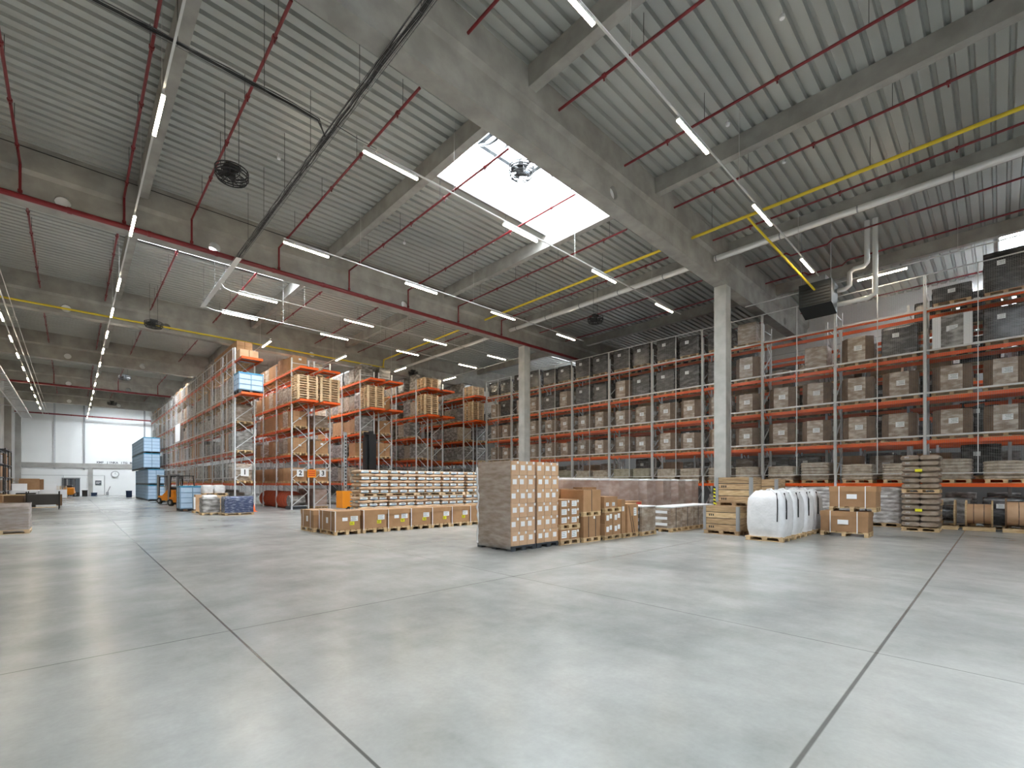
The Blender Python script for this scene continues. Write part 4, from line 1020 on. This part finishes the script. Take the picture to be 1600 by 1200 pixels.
# N: two tiers of brown sacks
def brown_pallet(seed, lab):
    parts = [P_('pallet', pallet_mb(1.0, .96, .12, wood).mesh('pallet'))]; rd = random.Random(seed); H = .205
    A = pillow(.5, .50, H, sack_brown, seed=seed, n=8).mesh('sack'); 
    for k in range(6):
        for i in range(2):
            for j in range(2):
                parts.append(('sack', A, None, (-.25 + .5 * i + rd.uniform(-.012, .012), -.24 + .48 * j + rd.uniform(-.015, .015), .12 + k * .188), [('label', MB().box(-.25, .02, .10, -.243, .14, .15, white_m).mesh('label'), 'small white print')] if (i == 0 and j == 1) else []))
    parts.append(P_('label', MB().box(-.53, -.06, .66 + lab, -.515, .12, .75 + lab, yellow_lab), 'yellow label'))
    return parts
place(brown_pallet(1, 0), 'brown_sack_pallet', 'shiny wrapped pallet of brown sacks, lower one left of cable reels', 'sacks', (20.85, 1.82, 0), 0)
place(brown_pallet(2, .04), 'brown_sack_pallet', 'shiny wrapped pallet of brown sacks stacked on the lower one', 'sacks', (20.85, 1.82, 1.275), 0)
# M: silver wrapped sack stacks before the mesh rack
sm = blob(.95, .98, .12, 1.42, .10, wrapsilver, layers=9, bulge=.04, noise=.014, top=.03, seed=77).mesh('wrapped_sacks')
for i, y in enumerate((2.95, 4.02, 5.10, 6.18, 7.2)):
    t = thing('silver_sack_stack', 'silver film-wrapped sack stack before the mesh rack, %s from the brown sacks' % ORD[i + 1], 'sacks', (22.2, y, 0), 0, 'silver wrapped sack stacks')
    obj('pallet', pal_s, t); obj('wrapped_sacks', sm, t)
    if i == 0: obj('label', label_mb([('x', 0, 1.12, .24, .22, white_m, .50)]), t, 'white paper label')
# O: cable reels
def reel(loc, R, w, core, mat_core, lab, flange=wood, r2=.7, base=True):
    t = thing('cable_reel', lab, 'cable reel', loc, 0, 'cable reels on the floor')
    zc = R + .1
    for s_ in (-1, 1):
        b = MB(); y = s_ * w / 2; b.tube([(0, y - .022, zc), (0, y + .022, zc)], R, flange, 28, smooth=False)
        obj('flange', b, t)
    b = MB(); b.tube([(0, -w / 2, zc), (0, w / 2, zc)], R * r2, mat_core, 28, smooth=True); obj('winding', b, t)
    if base:
        obj('cradle_beam', MB().box(-R * .8, -w / 2 - .08, 0, -R * .5, w / 2 + .08, .12, wood), t); obj('cradle_beam', MB().box(R * .5, -w / 2 - .08, 0, R * .8, w / 2 + .08, .12, wood), t)
        b = MB()
        for q in (-.2, .2): b.tube([(cos(a) * (R * r2 + .006), q * w, zc + sin(a) * (R * r2 + .006)) for a in [i * pi / 12 for i in range(25)]], .008, black_plastic, 5)
        obj('strap', b, t)
    return t
reel((22.35, .48, 0), .46, .62, .3, card_light, 'cable reel with tan winding on a wood cradle, middle one', r2=.72)
reel((22.35, -.62, 0), .50, .95, .3, card_light, 'cable reel with tan and dark red winding at the right edge', flange=card_side, r2=.78)
reel((22.4, 1.24, 0), .46, .34, .3, wrapdark, 'narrow cable reel close beside the brown sacks', r2=.6)
# reels under the second numbered rack and 3
k_ = 0
for (x, n_, where) in ((9.62, 6, 'rack 2'), (13.95, 0, '')):
    for i in range(n_):
        k_ += 1
        t = thing('orange_reel', 'dark orange cable reel on the floor under the second numbered rack, %s from near end' % ORD[i + 1], 'cable reel', (10.1, 30.9 + .92 * i, 0), 0, 'orange reels under the second numbered rack')
        b = MB()
        for q in (-.3, .3): b.tube([(0, q - .03, .55), (0, q + .03, .55)], .55, reel_orange, 24, smooth=False)
        obj('flange', b, t); obj('winding', MB().tube([(0, -.28, .55), (0, .28, .55)], .33, reel_red, 20), t)
t = thing('wrapped_roll', 'silver wrapped roll lying on the floor beneath sign 2', 'roll', (10.05, 29.95, 0)); obj('roll_body', MB().tube([(-.45, 0, .52), (.45, 0, .52)], .34, wrapgrey, 20), t); obj('stand', MB().box(-.5, -.35, 0, .5, .35, .2, dark_grey), t)
for i in range(3):
    t = thing('wrapped_pallet_load', 'greyish-pink wrapped load on floor under the third numbered rack, %s from near end' % ORD[i + 1], 'pallet load', (11.4, 30.0 + .98 * i, 0), 0, 'floor loads under the third numbered rack')
    obj('pallet', pal_e, t); obj('wrapped_goods', blob(.8, .9, PH, 1.25, .04, wrapcard_pink, noise=.01, seed=i), t)
for n, x in enumerate((14.4, 18.7, 23.0)):
    for i in range(3):
        put('grey2', x, YE + .6 + 1.0 * i, 0, 'on the floor under %s, %s from near end' % (RX[(3, 5, 7)[n]][2], ORD[i + 1]), 'floor loads under the inner racks')
for i in range(14):
    put('grey%d' % (i % 3), 7.08, YE + .9 + 1.3 * i, 0, 'on floor under the first numbered rack, %s from near end' % ORD[i + 1], 'floor loads under the first numbered rack')

# ------------------------------------------------------------------ left aisle: blue crates, trucks, loose goods
for i in range(9):
    for k in range(4):
        sh = .28 if k < 2 else 0
        place(T['crate_tall'], 'folding_crate', 'pale blue folding crate in the aisle wall, tier %s, column %s from front' % ('one two three four'.split()[k], ORD[i + 1]), 'crate', (4.68 + .6 + sh, 53.6 + 1.215 * i - sh, k * 1.44), 0, 'stacked blue folding crates by the aisle')
place(T['crate_tall'], 'folding_crate', 'single blue folding crate with darker lid beside the forklifts', 'crate', (5.05, 32.6, 0))
def forklift(loc, lab, rz=0):
    t = thing('forklift', lab, 'forklift', loc, rz)       # length along x, mast at -x
    b = MB(); o = [(-.5, .25), (.95, .25), (1.12, .5), (1.12, 1.0), (.55, 1.12), (-.1, .62), (-.5, .62)]
    n = len(o); b.poly([(x, -.45, z) for x, z in o] + [(x, .45, z) for x, z in o], [tuple(range(n)), tuple(range(2 * n - 1, n - 1, -1))] + [(k, k + n, (k + 1) % n + n, (k + 1) % n) for k in range(n)], fork_orange); obj('body', b, t)
    b = MB()
    for y in (-.42, .42): b.tube([(-.45, y, .6), (-.35, y, 2.1), (.65, y, 2.1), (.8, y, 1.1)], .035, black_metal, 6)
    b.box(-.4, -.45, 2.08, .7, .45, 2.13, black_metal); obj('overhead_guard', b, t)
    b = MB()
    for y in (-.3, .3): b.box(-.78, y - .06, .05, -.62, y + .06, 2.25, grey_steel)
    for z in (.5, 1.3, 2.15): b.box(-.72, -.3, z, -.66, .3, z + .08, grey_steel)
    obj('mast', b, t)
    b = MB()
    for y in (-.22, .22): b.box(-1.75, y - .05, .05, -.78, y + .05, .09, black_metal); b.box(-.82, y - .05, .05, -.78, y + .05, .6, black_metal)
    obj('fork', b, t)
    for (x, r) in ((-.35, .24), (.8, .22)):
        for y in (-.42, .42): b = MB(); b.tube([(x, y - .09, r), (x, y + .09, r)], r, rubber, 18); b.tube([(x, y - .095, r), (x, y + .095, r)], r * .5, grey_steel, 12); obj('wheel', b, t)
    b = MB(); b.box(.1, -.22, .8, .55, .22, .92, black_plastic); b.box(.48, -.22, .9, .6, .22, 1.35, black_plastic); obj('seat', b, t)
    return t
forklift((5.55, 45.2, 0), 'orange forklift parked farther back beside the blue crate wall', radians(-62))
forklift((5.6, 40.0, 0), 'orange forklift parked nearer, left of the single blue crate', radians(-62))
forklift((-.15, 76.0, 0), 'small far orange forklift near the dark door', radians(-95))
# reach truck between racks and sacks
t = thing('reach_truck', 'black and orange reach truck behind the printed sack pallets', 'reach truck', (12.9, 26.6, 0))
b = MB(); b.box(-1.55, -.45, .15, -.95, .45, 1.15, fork_orange); b.box(-.95, -.55, .15, .1, .55, .8, grey_steel); b.box(-.05, -.55, .2, 1.0, .55, 1.5, fork_orange); obj('body', b, t)
b = MB(); b.box(-.1, -.5, 1.5, .9, .5, 2.35, dark_grey); b.box(-.15, -.55, 2.3, 1.0, .55, 2.38, fork_orange); obj('cab', b, t)
b = MB()
for y in (-.32, .32): b.box(.15, y - .08, .1, .40, y + .08, 4.75, black_metal)
b.box(.2, -.3, 4.6, .36, .3, 4.72, black_metal); b.box(-.02, -.18, .2, .12, .18, 4.4, black_metal); b.box(.40, -.30, .3, .62, .30, 4.6, black_metal); obj('mast', b, t)
b = MB(); b.box(-1.28, -.06, 1.1, -1.12, .06, 4.6, grey_steel)
for i in range(16): b.box(-1.24, -.07, 1.3 + i * .2, -1.16, -.06, 1.4 + i * .2, ink)
obj('guide_post', b, t, 'perforated grey post')
b = MB(); b.tube([(-1.2, -.5, .12), (-1.2, -.35, .12)], .12, rubber, 14); b.tube([(.7, -.56, .16), (.7, -.45, .16)], .16, rubber, 14); obj('wheel', b, t)
# loose goods near rack 1
t = thing('navy_wrapped_load', 'navy blue film-wrapped block on a wooden pallet beside the leftmost rack', 'pallet load', (6.1, 26.65, 0)); obj('pallet', pallet_mb(.85, 1.3, .12), t).rotation_euler = (0, 0, 0)
t.children[0].data = rot(pallet_mb(.85, 1.3, .12)).mesh('pallet')
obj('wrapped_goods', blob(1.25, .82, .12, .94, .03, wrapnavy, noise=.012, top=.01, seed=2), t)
t = thing('grey_wrapped_load', 'white-wrapped goods on pallet left of the navy block', 'pallet load', (5.1, 27.75, 0)); obj('pallet', pallet_mb(.8, .8, .12), t); obj('wrapped_goods', blob(.75, .75, .12, .85, .06, wrapgrey, noise=.03, top=.05, seed=8), t); obj('cover', blob(.6, .4, .80, .98, .08, bag_white, noise=.02, top=.03, seed=6), t, 'white crumpled cover')
t = thing('tan_carton', 'tan standing carton on a pallet right of the single blue crate', 'carton', (5.02, 29.95, 0)); obj('pallet', pallet_mb(.6, .5, .12), t); obj('carton_body', MB().box(-.2, -.22, .12, .22, .22, .98, card_light), t); obj('label', MB().box(-.26, -.2, .2, -.20, .18, .85, white_m), t, 'white sheet')
t = thing('wood_box_load', 'long pale load on the floor beneath the white bags by the leftmost rack', 'pallet load', (5.85, 30.6, 0)); obj('pallet', rot(pallet_mb(.8, 1.1, .12)), t); obj('carton_body', MB().box(-.52, -.38, .12, .52, .38, .92, wood_pale), t)
t = thing('wooden_pallet', 'wooden pallet carrying white bags beside the leftmost rack', 'pallet', (5.85, 30.6, .92)); obj('pallet_boards', rot(pallet_mb(.8, 1.15, .13)), t)
for k, (x, w) in enumerate(((5.5, .5), (6.05, .55))):
    o = obj('white_bag', blob(w, .7, 0, .42, .12, bag_white, noise=.03, top=.04, seed=k + 40), loc=(x, 30.6, 1.05)); tag(o, 'crumpled white bag on the raised pallet by the leftmost rack, %s one' % ('left', 'right')[k], 'bag', 'white bags by the leftmost rack')
t = thing('traffic_cone', 'small orange cone at the foot of the leftmost rack', 'cone', (7.42, 29.0, 0)); obj('cone_body', MB().tube([(0, 0, .03), (0, 0, .5)], [.13, .03], cone_orange, 14), t); obj('cone_base', MB().box(-.17, -.17, 0, .17, .17, .03, cone_orange), t)
# ------------------------------------------------------------------ left wall side
t = thing('wrapped_box', 'film-wrapped grey-brown box on white pallet at the left edge', 'pallet load', (-1.62, 21.9, 0)); obj('pallet', rot(pallet_mb(1.2, 1.3, .13, wood_pale)), t, 'pale wood pallet')
obj('wrapped_goods', blob(1.24, 1.1, .14, .92, .012, wrapcard_pink, noise=.003, bulge=.0, top=0, seed=6), t)
f = MB(); f.rings([[(x, y, .06 + .9 * i / 8) for (x, y) in outline(1.30 - .02 * (i % 2), 1.16, .03)] for i in range(9)], film, cap=False); obj('stretch_film', f, t, 'loose clear film')
t = thing('stillage', 'dark metal stillage on the floor by the left wall', 'stillage', (-1.25, 40.6, 0))
b = MB(); b.box(-.72, -1.0, .3, .68, 1.0, .92, M('dark_brown_paint', (.05, .045, .04), .6)); obj('container_body', b, t)
b = MB()
for x in (-.72, .66):
    for y in (-1.0, .96): b.box(x, y, 0, x + .05, y + .05, 1.1, rubber)
obj('leg', b, t); obj('base_board', MB().box(-.6, -1.05, .12, .55, -.98, .17, wood_pale), t)
t = thing('open_bin', 'dark brown bin behind the stillage', 'bin', (-2.9, 41.5, 0)); obj('bin_body', MB().box(-.8, -.9, .05, .8, .9, .85, card_side), t); obj('rim', MB().box(-.84, -.94, .85, .84, .94, .90, wood), t)
for k, (x, y, w, h, m_, d_) in enumerate(((-3.1, 37.2, .8, .92, card, 'open brown carton beside the left edge near shelving'), (-2.2, 44.6, .9, .95, rubber, 'black crate behind the dark stillage'), (-.65, 46.6, .3, .8, card_side, 'narrow dark carton right of the stillage'))):
    t = thing('floor_carton', d_, 'carton', (x, y, 0)); obj('carton_body', MB().box(-w / 2, -w / 2, 0, w / 2, w / 2, h, m_), t)
# packing tables
for k, (x, y) in enumerate(((-2.9, 56), (-1.2, 58.5))):
    t = thing('packing_table', 'white packing bench piled with goods, %s one by the left wall' % ('nearer', 'farther')[k], 'table', (x, y, 0))
    obj('table_top', MB().box(-.9, -1.2, .95, .9, 1.2, 1.02, white_m), t)
    for (px, py) in ((-.85, -1.15), (.8, -1.15), (-.85, 1.1), (.8, 1.1)): obj('leg', MB().box(px, py, 0, px + .05, py + .05, .95, grey_steel), t)
    obj('front_panel', MB().box(-.9, -1.2, .3, .9, -1.17, .95, white_m), t)
    o = obj('white_carton', MB().box(-.5, -.4, 0, .4, .4, .55, white_m), loc=(x - .2, y - .3, 1.02)); tag(o, 'white carton on the %s packing bench' % ('nearer', 'farther')[k], 'carton')
b = MB(); n = 10; vs = []
for i in range(n + 1): a = -.2 + 1.2 * i / n; vs += [(.55 * cos(a * 1.3), .5 - .5 * cos(a), 1.7 * 0), (.55 * cos(a * 1.3), .5 - .5 * cos(a), .9)]
vs2 = [(x - .03, y, z) for x, y, z in vs]; m_ = len(vs)
b.poly(vs + vs2, [(2 * i, 2 * i + 2, 2 * i + 3, 2 * i + 1) for i in range(n)] + [(m_ + 2 * i, m_ + 2 * i + 1, m_ + 2 * i + 3, m_ + 2 * i + 2) for i in range(n)], card); b.box(-.9, -.02, 0, .3, 0.02, .95, card)
tag(obj('curved_card_sheet', b, loc=(-2.3, 57, 1.04)), 'curved brown cardboard sheet standing on the packing bench', 'cardboard')
# dark shelving at left wall
for s_, (y, h) in enumerate(((44.5, 3.9), (50.5, 4.2))):
    t = thing('storage_shelf', 'dark metal shelving against the left wall, %s unit' % ('nearer', 'farther')[s_], 'shelf', (-3.95, y, 0))
    for (px, py) in ((-.4, 0), (.36, 0), (-.4, 4.8), (.36, 4.8), (.36, 2.4)): obj('post', MB().box(px, py, 0, px + .06, py + .06, h, rubber), t)
    for z in (.1, 1.0, 2.0, 2.95, h - .1): obj('shelf_board', MB().box(-.4, 0, z, .42, 4.86, z + .05, dark_grey), t)
    for k in range(12):
        z = (.15, 1.05, 2.05, 3.0)[k % 4]; q = k // 4
        o = obj('brown_box', MB().box(-.36, -.65, 0, .36, .65, random.uniform(.55, .8), (card_side, card, wrapgrey)[(k + s_) % 3]), loc=(-3.94, y + .8 + 1.55 * q, z)); tag(o, 'box on %s board of %s dark shelving, %s from near end' % (ORD[k % 4 + 1], ('nearer', 'farther')[s_], ORD[q + 1]), 'box', 'boxes on the dark shelving')
for k in range(14):
    o = obj('wooden_pallet', rot(pallet_mb(.8, 1.2, .144, wood_old)) if k == 0 else me0, loc=(-3.35 + random.uniform(-.03, .03), 60.5, k * .144)); me0 = o.data; tag(o, 'old pallet in the pile after the dark shelving, %s from bottom' % ORD[k + 1], 'pallet', 'old pallets by the left wall')
for k in range(9):
    o = obj('wooden_pallet', pm, loc=(-.85 + random.uniform(-.02, .02), 68.5, k * .144)); tag(o, 'pale pallet in the pile before the far door, %s from bottom' % ORD[k + 1], 'pallet', 'pale pallets near the far door')
# far wall fittings
t = thing('wall_clock', 'round clock on the far white wall', 'clock', (4.15, YF - .02, 2.78)); b = MB(); n = 28
b.tube([(0, -.03, 0), (0, -.10, 0)], .42, grey_steel, n); obj('rim', b, t); obj('dial', MB().tube([(0, -.10, 0), (0, -.11, 0)], .34, white_m, n), t)
b = MB(); b.bar((0, -.12, 0), (.02, -.12, .22), .03, .01, ink); b.bar((0, -.12, 0), (.14, -.12, -.05), .03, .01, ink)
for k in range(12): a = k * pi / 6; b.bar((.27 * cos(a), -.12, .27 * sin(a)), (.31 * cos(a), -.12, .31 * sin(a)), .02, .01, ink)
obj('hands', b, t)
b = MB(); b.box(-.86, YF - .1, 0, .76, YF - .02, 2.2, door_grey)
o = struct('door_1', b); b = MB(); b.box(-.1, YF - .13, 0, -.04, YF - .1, 2.2, black_metal); b.box(-.9, YF - .14, 2.2, .8, YF - .1, 2.3, grey_steel); obj('door_frame', b, o)
t = thing('wall_poster', 'small dark framed notice on the far wall under the clock side', 'notice', (2.5, YF - .03, 1.35)); obj('notice_board', MB().box(-.3, -.02, 0, .3, 0, .6, door_grey), t); obj('notice_text', MB().box(-.22, -.03, .35, .22, -.02, .42, white_m).box(-.22, -.03, .2, .1, -.02, .26, white_m), t)
t = thing('wall_lettering', 'row of dark letters along the grey band of the far wall', 'lettering', (4.25, YF - .16, 4.12))
for k, ch in enumerate('KMF JINKA ITG BO'):
    if ch == ' ': continue
    c = bpy.data.curves.new('letter', 'FONT'); c.body = ch; c.size = .36; c.extrude = .02; c.offset = .01; c.align_x = 'CENTER'; c.materials.append(door_grey)
    o = obj('letter', text_mesh(c), t); o.location = (-1.8 + .235 * k, 0, .06); o.rotation_euler = (pi / 2, 0, 0)
t = thing('hand_pallet_truck', 'hand pallet truck parked by the far wall', 'pallet truck', (2.75, 76.6, 0)); obj('fork', MB().box(-.6, -.25, .08, .4, -.1, .14, grey_steel).box(-.6, .1, .08, .4, .25, .14, grey_steel), t); obj('pump', MB().box(.35, -.12, .05, .6, .12, .5, grey_steel), t); obj('handle', MB().tube([(.5, 0, .5), (.75, 0, 1.2)], .03, black_metal, 6), t)
for k, (x, y, w, h, m_, d_) in enumerate(((1.15, 76.4, .5, .75, rubber, 'black bin left of the far wall pilaster'), (2.0, 76.8, .55, .45, navy, 'dark blue box at the foot of the far pilaster'), (4.75, 68.6, .5, .75, navy, 'small blue box before the far wall near the blue crates'), (.4, 77.2, .5, .5, rubber, 'low black box right of the far forklift'))):
    o = obj('storage_box', MB().box(-w / 2, -w / 2, 0, w / 2, w / 2, h, m_).box(-w / 2 - .02, -w / 2 - .02, h - .06, w / 2 + .02, w / 2 + .02, h, m_), loc=(x, y, 0)); tag(o, d_, 'box')
o = obj('mesh_fence', MB().box(-4.3, YF - 6, 2.5, 2.9, YF - 5.95, 2.54, grey_steel).box(-4.3, YF - 6, 0, -4.25, YF - 5.95, 2.5, grey_steel).box(-.72, YF - 6, 0, -.68, YF - 5.95, 2.5, grey_steel).box(2.85, YF - 6, 0, 2.9, YF - 5.95, 2.5, grey_steel)); tag(o, 'thin grey frame fence before the far wall', 'fence')
